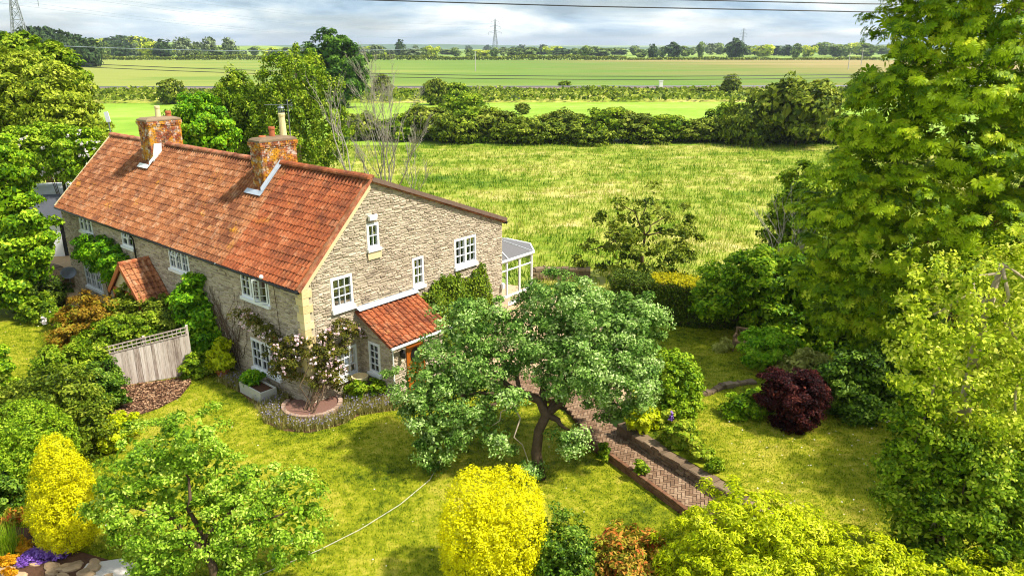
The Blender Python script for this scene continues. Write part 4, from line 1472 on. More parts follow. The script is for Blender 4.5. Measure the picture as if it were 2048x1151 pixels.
def wall_run(name, label, pts, z0, courses, thick, mat, lmin, lmax, hmin, hmax, seed, rough=0.02, cat='wall', cope=None):
    """a dry wall of separate stones or bricks along a polyline"""
    rw = random.Random(seed)
    p0 = pts[0]
    o = empty(name, (p0[0], p0[1], z0), 0, label, cat)
    z = 0.0
    for c_ in range(courses):
        h = h0 = rw.uniform(hmin, hmax)
        last = cope and c_ == courses - 1
        for i in range(len(pts) - 1):
            a, b = Vector(pts[i]), Vector(pts[i + 1])
            a, b = Vector((a.x, a.y, 0)), Vector((b.x, b.y, 0))
            L = (b - a).length
            t = math.atan2((b - a).y, (b - a).x)
            s = -rw.uniform(0, lmin * .5)
            while s < L:
                l = rw.uniform(lmin, lmax) * (cope if last else 1)
                m = MB()
                th = thick + rw.uniform(-rough, rough) + (.05 if last else 0)
                x0, x1 = max(s, 0), min(s + l, L)
                s += l
                if x1 - x0 < .04:
                    continue
                c2 = min(.02, h * .2)
                h = h0 * (rw.uniform(.75, 1.3) if (c_ == courses - 1 and rough > .02) else 1)
                q = lambda: rw.uniform(-rough, rough) * .5
                lo = [(x0 + .004, -th / 2 + q(), 0), (x1 - .004, -th / 2 + q(), 0), (x1 - .004, th / 2 + q(), 0), (x0 + .004, th / 2 + q(), 0)]
                hi = [(x0 + .004 + c2, -th / 2 + c2, h - .008 + q() * .4), (x1 - .004 - c2, -th / 2 + c2, h - .008 + q() * .4), (x1 - .004 - c2, th / 2 - c2, h - .008 + q() * .4), (x0 + .004 + c2, th / 2 - c2, h - .008 + q() * .4)]
                m.add(lo + [(x, y_, h * .7) for x, y_, _ in lo] + hi, [(0, 1, 5, 4), (1, 2, 6, 5), (2, 3, 7, 6), (3, 0, 4, 7), (4, 5, 9, 8), (5, 6, 10, 9), (6, 7, 11, 10), (7, 4, 8, 11), (8, 9, 10, 11)])
                ob = m.build('stone' if lmax > .23 else 'brick', mat, o)
                ob.location = (a.x - p0[0], a.y - p0[1], z)
                ob.rotation_euler = (0, 0, t)
        z += h0
    return o
wall_run('retaining_wall', 'low dark dry stone wall between the brick path and the raised lawn', [(3.62, 22.25), (4.75, 20.35), (6.35, 18.05), (7.2, 16.7)], 0.15, 4, 0.34, M['wall_stone'], .16, .36, .08, .12, 21, .07, cope=1.15)
wall_run('path_edging', 'low brick edging on the lawn side of the brick path', [(2.30, 22.3), (2.36, 21.9), (4.74, 17.95), (5.7, 16.3)], 0.0, 4, 0.12, M['edging'], .2, .225, .068, .075, 22, .008)
wall_run('stone_edging', 'row of grey stones edging the upper lawn beside the round bush', [(6.4, 24.05), (7.1, 24.35), (7.6, 24.8), (8.4, 25.1), (9.0, 25.3)], 0.53, 1, 0.26, M['wall_stone'], .22, .45, .12, .16, 23, .07, cat='edging')
wall_run('meadow_wall', 'low stone wall running from the conservatory along the meadow', [tuple(HL(15.4, 4.2)[:2]), tuple(HL(17.6, 3.0)[:2]), tuple(HL(19.0, 1.0)[:2])], 0.0, 5, 0.36, M['wall_stone'], .2, .5, .12, .17, 24, .04, cope=1.3)
wall_run('terrace_wall', 'low stone wall of the terrace beside the far end of the house', [(-23.6, 36.5), (-22.3, 35.5), (-21.4, 34.6)], -0.1, 6, 0.4, M['slab'], .3, .7, .12, .16, 25, .03, cope=1.2)
wall_run('back_terrace_wall', 'upper stone wall behind the satellite dish beside the house', [(-26.0, 39.6), (-24.6, 38.6), (-23.6, 37.8)], 0.0, 8, 0.4, M['wall_stone'], .3, .7, .12, .17, 26, .03, cope=1.2)
MB().slab([(-26.5, 40.5), (-23.2, 38.2), (-21.0, 34.4), (-22.0, 33.2), (-25.5, 36.5)], -.2, .05).build('terrace', M['slab'])['kind'] = 'structure'
MB().slab([(-30.5, 46), (-22.8, 39.6), (-23.6, 37.9), (-26.2, 39.7), (-32, 43)], -.2, .9).build('upper_terrace', M['slab'])['kind'] = 'structure'

# fence with trellis
fa, fb = np.array([-15.45, 25.85]), np.array([-12.66, 27.18])
fl_ = np.linalg.norm(fb - fa)
fence = empty('wooden_fence', (fa[0], fa[1], 0), math.atan2(fb[1] - fa[1], fb[0] - fa[0]), 'pale weathered wooden board fence with square trellis along its top', 'fence')
rf = random.Random(6)
nb = 30
bw = fl_ / nb
ftop = lambda x: 1.36 + (1.72 - 1.36) * x / fl_
for k in range(nb):
    m = MB()
    x = k * bw
    m.box(x + .002, x + bw + .012, -.02 - .008 * (k % 2), -.004 - .008 * (k % 2), 0.03 + rf.uniform(0, .02), ftop(x + bw / 2) + rf.uniform(-.01, .01), rf.random())
    m.build('board', M['fence'], fence)
for k in range(3):
    m = MB()
    x = fl_ * k / 2
    m.box(x - .045, x + .045, .0, .09, 0, ftop(x) + .36)
    m.build('post', M['fence'], fence)
for (dz, nm) in ((0.02, 'rail'), (0.30, 'rail')):
    m = MB()
    m.bar((0, -.02, ftop(0) + dz), (fl_, -.02, ftop(fl_) + dz), .05, .04)
    m.build(nm, M['fence'], fence)
m = MB()
m.bar((0, -.05, ftop(0) + .165), (fl_, -.05, ftop(fl_) + .165), .02, .036)
m.build('trellis_slat', M['fence'], fence)
for k in range(20):
    m = MB()
    x = fl_ * (k + .2) / 19.6
    m.bar((x, -.03, ftop(x) + .03), (x, -.03, ftop(x) + .31), .046, .02, up=(1, 0, 0))
    m.build('trellis_slat', M['fence'], fence)

# terracotta pot, trough, urn
def pot(name, label, p, prof, mat, cat, sides=20):
    o = empty(name, p, 0, label, cat)
    m = MB().lathe(prof, sides=sides)
    m.build('body', mat, o, smooth=False)
    return o
pp = gnd(447, 752)
o = pot('terracotta_pot', 'round terracotta pot at the foot of the front wall', tuple(pp), [(.17, 0), (.2, .05), (.27, .30), (.31, .31), (.32, .38), (.29, .385), (.27, .33)], M['terracotta'], 'pot')
MB().lathe([(.26, .0), (.02, .02)], 0, 0, .34, 14).build('soil', M['soil'], o)
tro = empty('stone_trough', (-9.47, 25.34, 0.02), math.atan2(24.81 - 25.77, -8.97 + 10.06), 'pale rectangular concrete trough planter below the front window', 'planter')
m = MB()
Lt, Wt, Ht = 0.74, 0.33, 0.42
for (a, b, c_, d_) in ((-Lt, Lt, -Wt, -Wt + .05), (-Lt, Lt, Wt - .05, Wt), (-Lt, -Lt + .05, -Wt + .05, Wt - .05), (Lt - .05, Lt, -Wt + .05, Wt - .05)):
    m.box(a, b, c_, d_, 0, Ht)
m.box(-Lt + .05, Lt - .05, -Wt + .05, Wt - .05, 0, .1)
m.build('trough_body', M['trough'], tro)
MB().box(-Lt + .05, Lt - .05, -Wt + .05, Wt - .05, .12, Ht - .06).build('soil', M['soil'], tro)
pu = HL(1.85, -0.45, 0)
o = pot('stone_urn', 'small buff stone bowl on a pedestal in the corner by the porch', tuple(pu), [(.16, 0), (.16, .08), (.09, .14), (.08, .34), (.13, .42), (.24, .48), (.3, .62), (.32, .74), (.27, .75), (.24, .62), (.05, .56)], M['quoin'], 'urn')

# raised round bed at the house corner: stone kerb and gravel
bed = empty('corner_bed', (HC[0], HC[1], 0), HROT, 'low curved stone kerb filled with brown gravel at the house corner', 'planter')
rb = random.Random(31)
prev = None
n = 17
for k in range(n):
    t0, t1 = math.pi * (0.98 + 0.56 * k / n) , math.pi * (0.98 + 0.56 * (k + 1) / n)
    t0 = math.pi * 0.62 + 1.36 * math.pi * k / n
    t1 = math.pi * 0.62 + 1.36 * math.pi * (k + .94) / n
    m = MB()
    ri, ro = 0.93, 1.08
    m.slab([(ri * math.cos(t0), ri * math.sin(t0)), (ro * math.cos(t0), ro * math.sin(t0)), (ro * math.cos(t1), ro * math.sin(t1)), (ri * math.cos(t1), ri * math.sin(t1))], 0, .20 + rb.uniform(-.012, .012), rb.random())
    m.build('kerb_stone', mat_stone('kerb_stone', [S(140, 114, 98), S(168, 140, 120), S(192, 166, 146)], .4) if k == 0 else bpy.data.materials['kerb_stone'], bed)
m = MB()
m.slab([(.93 * math.cos(math.pi * .62 + 1.36 * math.pi * k / 16), .93 * math.sin(math.pi * .62 + 1.36 * math.pi * k / 16)) for k in range(17)], 0, .14)
m.build('gravel_fill', mat_plain('pink_gravel', S(120, 88, 74), .95, .5, 30, bump=1.0), bed)

# garden bench by the hedge
bl = empty('garden_bench', (9.75, 28.1, 0.55), R(-28), 'weathered wooden garden bench with lattice back half hidden by a green shrub', 'bench')
m_ = M['bench_wood']
for k in range(4):
    MB().box(-.75, .75, -.22 + .12 * k, -.12 + .12 * k, .42, .45).build('seat_slat', m_, bl)
for sx_ in (-.72, .72):
    MB().box(sx_ - .035, sx_ + .035, -.25, -.18, 0, .64).build('leg', m_, bl)
    MB().box(sx_ - .035, sx_ + .035, .20, .27, 0, .92).build('leg', m_, bl)
    MB().box(sx_ - .04, sx_ + .04, -.27, .24, .64, .68).build('armrest', m_, bl)
MB().box(-.72, .72, .21, .26, .86, .93).build('top_rail', m_, bl)
MB().box(-.72, .72, .21, .26, .48, .53).build('back_rail', m_, bl)
MB().box(-.72, .72, -.23, -.19, .36, .42).build('seat_rail', m_, bl)
for k in range(6):
    x = -.66 + .22 * k
    MB().bar((x, .235, .53), (x + .22, .235, .86), .03, .03).build('lattice_slat', m_, bl)
    MB().bar((x + .22, .228, .53), (x, .228, .86), .03, .03).build('lattice_slat', m_, bl)

# pale cable across the lawn
MB().tube([(-2.2, 20.9, .25), (-2.28, 20.51, .05), (-2.47, 19.61, .03), (-3.19, 18.33, .03), (-4.11, 17.18, .03), (-4.98, 16.34, .03), (-5.98, 15.56, .03), (-7.2, 14.6, .03)], .011, 6).build('garden_hose', M['cable'])
tag(bpy.data.objects['garden_hose'], 'thin pale hose lying in a curve across the front lawn', 'hose')

# rockery in the near left corner
MB().slab([(-17, 17.8), (-12.9, 17.2), (-11.6, 16.4), (-10.2, 15.9), (-9.6, 14.6), (-10.4, 12), (-18, 12)], -.1, .05).build('rockery_bed', M['soil'])['kind'] = 'structure'
MB().slab([(-10.7, 15.75), (-9.9, 15.95), (-9.2, 15.6), (-8.8, 14), (-10.6, 14)], -.1, .065).build('gravel_patch', M['gravel'])['kind'] = 'structure'
rr = random.Random(77)
k = 0
spots = [(10, 1140, .5), (70, 1125, .35), (105, 1132, .5), (150, 1128, .45), (178, 1145, .4), (40, 1150, .45), (125, 1150, .4), (15, 1105, .25), (60, 1085, .22), (215, 1150, .3), (90, 1068, .2), (30, 1075, .16)]
spots = [(a, b, c_ * .5) for a, b, c_ in spots] + [(rr.uniform(0, 230), rr.uniform(1118, 1150), rr.uniform(.12, .26)) for _ in range(15)]
for (x, y, s) in spots:
    p = gnd(x, y, 0.08)
    m = MB()
    n = 9
    ring = [(s * (0.75 + .35 * rr.random()) * math.cos(2 * math.pi * i / n), s * .62 * (0.75 + .35 * rr.random()) * math.sin(2 * math.pi * i / n)) for i in range(n)]
    v = [(a, b, -.06) for a, b in ring] + [(a * 1.02, b * 1.02, s * (.20 + .1 * rr.random())) for a, b in ring] + [(a * .72, b * .7, s * (.30 + .16 * rr.random())) for a, b in ring]
    m.add(v, [(i, (i + 1) % n, n + (i + 1) % n, n + i) for i in range(n)] + [(n + i, n + (i + 1) % n, 2 * n + (i + 1) % n, 2 * n + i) for i in range(n)] + [tuple(range(2 * n, 3 * n))], rr.random())
    o = m.build('rockery_stone', M['rock'])
    o.location = tuple(p - np.array([0, 0, .05]))
    o.rotation_euler = (rr.uniform(-.15, .15), rr.uniform(-.15, .15), rr.uniform(-.6, .9))
    tag(o, 'buff flat stone of the rockery in the near left corner', 'stone', 'rockery stones')

# dark shed and white caravan beyond the far end of the house
shed = empty('dark_shed', (-27.3, 42.4, 0.9), R(12), 'black timber outbuilding with dark grey roof beyond the far end of the house', 'shed')
MB().box(-1.6, 1.9, -1.3, 1.3, -1.2, 2.3).build('wall', M['black_wood'], shed)
m = MB()
m.add([(-1.8, -1.6, 2.2), (2.1, -1.6, 2.2), (2.1, 0, 3.35), (-1.8, 0, 3.35), (2.1, 1.6, 2.2), (-1.8, 1.6, 2.2)], [(0, 1, 2, 3), (3, 2, 4, 5), (0, 3, 5), (1, 4, 2), (0, 5, 4, 1)])
m.build('roof', M['dark_roof'], shed)
MB().box(.6, 1.4, -1.34, -1.29, -.2, 1.8).build('door', M['white_pvc'], shed)
m = MB(); m.tube([(1.5, .2, 2.5), (1.5, .2, 4.0)], .09, 8); m.build('flue', M['black_gutter'], shed)
m = MB(); m.lathe([(.02, 0), (.1, .04), (.1, .12), (.02, .18)], 0.7, -1.62, 2.25, 8); m.build('lamp', M['white_pvc'], shed)
cvn = empty('white_caravan', (-28.9, 45.4, 0.9), R(20), 'white rounded caravan roof behind the dark shed', 'caravan')
m = MB()
sec = [(-1.1, .3), (-1.15, 1.6), (-1.0, 2.35), (-.6, 2.6), (.6, 2.6), (1.0, 2.35), (1.15, 1.6), (1.1, .3)]
xs_ = [(-2.2, .82), (-2.0, .95), (-1.4, 1), (1.6, 1), (2.1, .95), (2.3, .8)]
v, f = [], []
for (x, s) in xs_:
    for (yy, z) in sec:
        v.append((x, yy * s, .3 + (z - .3) * s))
n = len(sec)
for i in range(len(xs_) - 1):
    for k in range(n):
        a, b = i * n + k, i * n + (k + 1) % n
        f.append((a, b, b + n, a + n))
f += [tuple(range(n - 1, -1, -1)), tuple(range((len(xs_) - 1) * n, len(xs_) * n))]
m.add(v, f)
m.build('caravan_body', M['white_pvc'], cvn)
MB().box(-1.2, 1.0, -1.19, -1.10, 1.4, 2.0).build('window', M['black_gutter'], cvn)
m = MB()
for sy in (-1, 1):
    m.tube([(0, sy * 1.05, .3), (0, sy * .9, .3)], .3, 12)
    m.build('wheel', M['black_gutter'], cvn)
    m = MB()

cvn.scale = (.95, .95, 1.3)
# white plate on a pole behind the roof
pl = empty('pole_sign', (-25.5, 48.0, 0.0), 0, 'thin pole with a white plate standing behind the far roof end', 'sign')
m = MB(); m.tube([(0.35, 0, 0), (0.1, 0, 7.8)], .04, 6); m.build('pole', M['grey_metal'], pl)
m = MB(); m.box(-.13, .13, -.03, .03, -.32, .32); o = m.build('plate', M['white_pvc'], pl); o.location = (0.07, 0, 8.1); o.rotation_euler = (0, R(-8), 0)
# ------------------------------------------------------------------ garden plants
def tree(name, label, base, trunk_pts, trunk_r, tips, lobes, seed, n, leaf, clump, mat, bark='bark', cat='tree', group=None, limb_r=0.08, part='crown', sides=9, **k):
    base = np.array(base, float)
    o = empty(name, tuple(base), 0, label, cat, group)
    mb = MB()
    mb.tube([np.array(p) - base for p in trunk_pts], trunk_r, sides)
    rnd_ = random.Random(seed)
    limbs(mb, rnd_, np.array(trunk_pts[-1]) - base, [np.array(t) - base for t in tips], trunk_r[-1] * .8, limb_r * .3)
    mb.build('trunk', M[bark], o, smooth=True)
    me = foliage_mesh(part, seed, lobes, n, leaf, clump, base, **k)
    link(part, me, M[mat], o, 'stuff')
    return o

# the leaning old apple tree
AL = lobes_px(20.6,
    (1190, 665, 108, 1.2, .85), (1120, 620, 70, 1.4), (1265, 655, 62, .8), (1235, 740, 80, .3), (1150, 735, 66, -.2), (1300, 710, 34, .4), (1275, 775, 34, 0),
    (925, 665, 58, 1.0), (985, 640, 40, 1.0), (918, 725, 70, .8), (960, 745, 60, .4), (850, 770, 58, .3), (880, 825, 62, -.2), (880, 890, 40, -.6, 1.2), (950, 850, 42, -.5), (1030, 700, 45, .9), (1060, 655, 60, 1.2), (1085, 715, 44, .3), (1105, 765, 32, -.4),
    (1138, 880, 32, -.9, 1.1), (1020, 800, 28, -.7), (1000, 880, 28, -.8), (1055, 935, 26, -1.0))
tb = gnd(1080, 955)
tp = [tb + [0, 0, -.05], at(1072, 905, 19.95), at(1078, 860, 20.1), at(1092, 830, 20.3), at(1078, 800, 20.5), at(1040, 785, 20.8)]
tree('apple_tree', 'old leaning apple tree with a bent mossy trunk in front of the house', tb, tp, [.2, .16, .15, .16, .13, .1],
     [at(930, 720, 21.4), at(900, 800, 20.6), at(980, 640, 22), at(880, 860, 20.2)], AL, 41, 84000, .074, .25, 'l_apple', hang=.2, noise=.11, cover=1.45, gap=.2, inner=.16, lift=.55)
apple = bpy.data.objects['apple_tree']
mb = MB(); rnd_ = random.Random(5)
limbs(mb, rnd_, at(1092, 830, 20.3) - tb, [at(p[0], p[1], p[2]) - tb for p in ((1190, 680, 21.4), (1260, 720, 21), (1120, 650, 21.8), (1140, 860, 19.8))], .12, .03)
mb.build('branch', M['bark'], apple, smooth=True)
mb = MB()
limbs(mb, rnd_, at(1040, 800, 20.4) - tb, [at(985, 850, 19.9) - tb, at(1058, 925, 19.7) - tb, at(1010, 800, 20) - tb], .035, .012, wob=.2)
mb.build('dead_branch', M['pale_bark'], apple, smooth=True)

# small apple tree, near left
SL = lobes_px(15.2, (380, 880, 62, .6), (290, 930, 72, .4), (245, 1000, 60, .1), (350, 960, 70, .6), (440, 960, 60, .6), (520, 960, 45, .7), (590, 990, 48, .4), (580, 1060, 60, 0), (500, 1040, 60, .1), (400, 1060, 60, -.2), (320, 1060, 62, -.3), (320, 1120, 55, -.5), (480, 1110, 50, -.2))
sb = gnd(440, 1200)
tree('small_apple_tree', 'small spreading apple tree at the near edge of the front lawn', sb, [sb - [0, 0, .05], at(425, 1130, 14.5), at(405, 1095, 14.8)], [.12, .1, .09],
     [at(250, 990, 15.3), at(360, 930, 15.6), at(500, 960, 15.7), at(590, 1020, 15.4), at(330, 1090, 14.8), at(500, 1090, 14.9)], SL, 42, 40000, .066, .19, 'l_apple2', hang=.1, noise=.12, cover=1.3, gap=.22, inner=.08, limb_r=.06)

# clipped and rounded shrubs
def ell(x, y, z, rx, ry=None, rz=None):
    return (x, y, z, rx, ry or rx, rz or rx)
shrub('golden_yew', 'bright yellow clipped rounded bush at the near edge of the lawn', 51, [ell(-.46 + a * .36, 14.9 + b * .36, 2.0, .8, .8, 1.0) for a in (-1, 1) for b in (-1, 1)] + [ell(-.46, 14.9, 1.3, 1.16, 1.16, 1.4), ell(-.46, 14.9, .9, 1.12, 1.12, 1.1)], 36000, .052, .11, M['l_yellow'], up=.5, noise=.03, cover=2.2, inner=.2, back=.3, fine=True, lift=0, elong=(1,1,1))
shrub('golden_conifer', 'yellow cone shaped conifer beside the rockery', 52, [ell(-11.45, 16.5, 2.25, .48, .48, 1.0), ell(-11.45, 16.5, 1.75, .68, .68, 1.1), ell(-11.45, 16.5, 1.2, .82, .82, 1.0), ell(-11.45, 16.5, .75, .76, .76, .7)], 31000, .044, .1, M['l_cone'], up=.5, noise=.03, cover=2.2, inner=.2, back=.3, fine=True, lift=0, elong=(1,1,1))
shrub('round_box_bush', 'rounded bright green bush behind the yellow conifer', 53, [ell(-14.3, 19.4, 1.15, 1.35, 1.3, 1.45), ell(-15.6, 19.6, .9, 1.0, 1.0, 1.1)], 26000, .06, .12, M['l_box'], up=.4, noise=.012, cover=2.0, back=.3, fine=True, lift=0, elong=(1,1,1))
shrub('holly_bush', 'dark green sprawling bush below the left end of the fence', 54, [ell(-14.6, 22.0, 1.3, 1.3, 1.2, 1.25), ell(-16.2, 22.4, 1.0, 1.3, 1.1, 1.05), ell(-17.8, 22.6, .85, 1.2, 1.1, .9), ell(-13.5, 21.2, .8, .8, .8, .85)], 19000, .085, .24, M['l_olive'], noise=.08)
shrub('dark_fence_bush', 'dark rounded bush against the left end of the board fence', 55, [ell(-14.9, 24.6, .75, .75, .7, .8), ell(-14.3, 24.2, .5, .5, .5, .55)], 11000, .08, .2, M['l_dark'])
shrub('leafy_bush', 'mid green leafy bush at the left end of the trellis', 56, [ell(-16.4, 25.0, 1.0, .95, .9, 1.0), ell(-15.8, 25.7, 1.2, .6, .6, .5)], 16000, .09, .24, M['l_mid'])
shrub('yellow_green_bush', 'small yellow green bush at the edge of the bark chips', 57, [ell(-12.85, 21.5, .45, .5, .5, .5), ell(-12.9, 22.2, .4, .4, .4, .4)], 5500, .08, .18, M['l_limehedge'])
shrub('left_edge_hedge', 'dark green shrub at the left edge below the lawn', 58, [ell(-19.5, 25.6, .7, .75, .7, .8), ell(-20.2, 26.4, .8, .8, .8, .8)], 9000, .09, .22, M['l_hazel'])
shrub('dark_left_shrub', 'dark green shrub beneath the round bush at the left edge', 59, [ell(-14.6, 18.0, .6, .9, .7, .8), ell(-15.4, 17.6, .6, .8, .7, .8)], 9000, .08, .2, M['l_dark'])

# shrubs behind the fence
shrub('bronze_shrub', 'brown bronze leaved shrub behind the fence', 61, [ell(-18.0, 30.0, 1.15, 1.1, 1, 1.15), ell(-17.2, 29.2, .9, .9, .9, .95), ell(-18.6, 29.2, .8, .8, .8, .8)], 15000, .09, .22, M['l_brown'])
shrub('rounded_green_shrub', 'rounded olive green shrub in front of the tiled front porch', 62, [ell(-16.4, 30.6, 1.5, 1.0, .9, 1.0), ell(-15.4, 30.0, 1.2, .9, .9, .9), ell(-16.2, 29.6, 1.0, 1, .9, 1.0)], 15000, .09, .2, M['l_olive'])
shrub('trellis_shrub', 'green shrub leaning over the trellis', 63, [ell(-15.9, 28.6, 1.0, 1.0, .8, .95), ell(-14.9, 28.6, 1.05, .8, .8, .9), ell(-16.9, 28.4, .8, .8, .8, .8)], 15000, .09, .2, M['l_mid'])
shrub('dense_green_shrub', 'dense green shrub between the front porch and the tall laurel', 64, [ell(-14.4, 29.7, 1.35, .95, .9, .9), ell(-13.9, 29.0, 1.2, .8, .8, .9)], 13000, .09, .2, M['l_olive'])
shrub('tall_laurel', 'tall glossy bright green laurel climbing the front wall by the fence', 65, [ell(-12.8, 28.7, 2.5, .75, .7, .95), ell(-12.5, 28.5, 1.5, .85, .75, 1.0), ell(-13.4, 29.3, 2.3, .7, .6, .7), ell(-12.5, 28.3, .8, .7, .7, .8)], 15000, .12, .26, M['l_laurel'], hang=.2)
shrub('low_laurel', 'low green shrub at the right end of the fence', 66, [ell(-12.55, 26.95, .4, .45, .4, .45), ell(-12.1, 27.3, .45, .4, .4, .5)], 5500, .09, .18, M['l_mid'])
pp2 = gnd(447, 742)
shrub('potted_shrub', 'yellow green shrub growing in the terracotta pot', 67, [(pp[0], pp[1], .75, .45, .4, .38), (pp[0] - .05, pp[1], 1.15, .32, .3, .35)], 3600, .1, .18, M['l_limehedge'], base_z=.36)
shrub('trough_plant', 'green strap leaved plant in the pale trough', 68, [(-9.75, 25.5, .62, .32, .3, .26)], 900, .2, .16, M['l_laurel'], base_z=.38, aspect=.25, stem=False, up=.9)
shrub('white_flower_bush', 'small bright green bush with white blooms on the far left lawn', 69, [ell(-22.3, 33.2, .55, .9, .7, .65), ell(-20.4, 32.2, .45, .7, .6, .5)], 9000, .09, .2, M['l_mid'])
rng = np.random.default_rng(4)
def petals(name, parent, P, size, mat, seed=1, up=.5):
    rng = np.random.default_rng(seed)
    Pk = np.repeat(P, 6, axis=0) + rng.normal(size=(len(P) * 6, 3)) * size * .35
    v, f = leaf_quads(rng, Pk - np.array(parent.location), rng.normal(size=(len(Pk), 3)) + [0, -.5, up], np.full(len(Pk), size), .9)
    return link(name, np_mesh(name, v, f, {'rnd': rng.random(len(f)), 'rnd2': rng.random(len(f))}), mat, parent, 'stuff')
wfb = bpy.data.objects['white_flower_bush']
petals('blossom', wfb, np.array([gnd(88, 640, .6) + rng.normal(size=3) * .08 for _ in range(8)] + [gnd(98, 628, .5) + rng.normal(size=3) * .06 for _ in range(5)]), .1, M['white_petal'])
shrub('grey_green_bush', 'grey green shrub beside the terrace steps on the far left', 70, [ell(-23.3, 34.3, 1.0, 1.0, .9, .9), ell(-22.6, 35.0, .8, .7, .7, .8)], 9000, .09, .2, M['l_hedge'])

# tall trees to the left of the house
tree('left_edge_tree', 'leafy green tree at the left edge in front of the dark shed', (-24.2, 35.2, 0), [(-24.2, 35.2, 0), (-24.3, 35.3, 2.5), (-24.3, 35.3, 4.5)], [.2, .16, .12],
     [(-25, 35, 6), (-23.6, 35, 6.5), (-24, 36, 7)], lobes_px(35.0, (0, 320, 46, .5), (34, 350, 28, .2), (14, 400, 50), (58, 448, 38, -.4), (88, 475, 24, -.2), (20, 510, 55, -.5), (70, 515, 34, -.8), (-20, 560, 60, -1), (30, 570, 40, -1)), 71, 26000, .16, .42, 'l_hazel', gap=.1)
tree('hawthorn_tree', 'tall spreading yellow green hawthorn behind the far end of the house', (-31, 51, 0), [(-31, 51, 0), (-31, 51, 4), (-31, 51, 6)], [.3, .24, .2],
     [(-34, 51, 8.5), (-28.5, 50.5, 8), (-30, 52, 9.5)], lobes_px(50, (40, 205, 82, 1), (110, 200, 62, .5), (-20, 230, 70), (60, 265, 70, .4), (140, 250, 52, 0), (175, 245, 36, .4), (120, 285, 46, .6), (20, 300, 66, .6), (85, 165, 40, 1), (10, 150, 40, 1.5), (200, 270, 28, .5)), 72, 42000, .19, .55, 'l_haw', noise=.09)
shrub('blossoming_hawthorn', 'lower yellow green hawthorn with white blossom beside the roof end', 73, lobes_px(43.5, (140, 305, 46), (85, 305, 46, .8), (180, 300, 32, .3), (30, 320, 50, .4), (150, 335, 24, -.3)), 22000, .15, .4, M['l_box'], base_z=.9)
bh = bpy.data.objects['blossoming_hawthorn']
rng = np.random.default_rng(14)
petals('blossom', bh, np.array([at(rng.normal(x, s), rng.normal(y, s * .6), 42.4 + rng.random() * .6) for (x, y, s, c_) in ((110, 335, 40, 20), (165, 290, 25, 16), (60, 310, 40, 10)) for _ in range(c_)]), .13, M['white_petal'], 3)
tree('field_maple_tree', 'bright green tree at the top left edge in front of the dark wood', (-38.5, 62, 0), [(-38.5, 62, 0), (-38.5, 62, 8)], [.3, .2], [(-40, 62, 10), (-37, 62, 11)], lobes_px(62, (35, 110, 38), (15, 100, 26), (58, 105, 22), (40, 140, 34), (-15, 130, 40)), 74, 9000, .26, .6, 'l_mid', gap=.15)
tree('leaning_maple_tree', 'bright green tree sloping down beside the top left tree', (-34, 60, 0), [(-34, 60, 0), (-34, 60, 7)], [.3, .2], [(-35, 60, 9), (-33, 60, 9)], lobes_px(60, (105, 115, 24), (130, 138, 28), (150, 150, 22), (90, 140, 30), (115, 165, 35), (165, 170, 16)), 75, 9000, .26, .6, 'l_mid', gap=.15)

# trees behind the house
tree('evergreen_bush_tree', 'dense deep green bushy tree behind the ridge between the chimneys', (-20.2, 47, 0), [(-20.2, 47, 0), (-20.2, 47, 5)], [.3, .2], [(-21, 47, 7), (-19, 47, 7)], lobes_px(47, (400, 240, 48), (375, 250, 35, .3), (430, 255, 40, .3), (405, 285, 50, -.3)), 76, 17000, .16, .4, 'l_laurel')
tree('tall_birch_tree', 'tall loose birch behind the nearer chimney', (-16, 56, 0), [(-16, 56, 0), (-15.8, 56, 6), (-15.5, 56, 11)], [.22, .15, .06], [(-17, 56, 9), (-14.6, 56, 9), (-15.4, 56, 11.5)],
     lobes_px(56, (560, 175, 38, 0, 1.3), (610, 170, 42, 0, 1.4), (590, 225, 60, 0, 1.3), (540, 240, 52, 0, 1.2), (645, 215, 42, .2, 1.4), (620, 290, 62, -.4, 1.2), (550, 300, 55, -.4, 1.1), (670, 270, 34, 0, 1.4), (600, 130, 16, 0, 1.6), (560, 140, 14, 0, 1.6)), 77, 30000, .15, .4, 'l_mid', 'pale_bark', hang=.4, elong=(.8, .8, 1.5), noise=.12, gap=.15, inner=.12)
tree('second_birch_tree', 'lower birch standing left of the nearer chimney', (-20.5, 58, 0), [(-20.5, 58, 0), (-20.3, 58, 5), (-20.1, 58, 9)], [.2, .14, .05], [(-21.5, 58, 7), (-19.4, 58, 8)],
     lobes_px(58, (470, 200, 36, 0, 1.2), (500, 225, 40, 0, 1.2), (460, 250, 42, 0, 1.2), (500, 270, 45, -.3, 1.1), (440, 220, 22, .2, 1.2), (480, 300, 40, -.5)), 78, 17000, .16, .4, 'l_mid', 'pale_bark', hang=.3, elong=(.8, .8, 1.4), gap=.15)

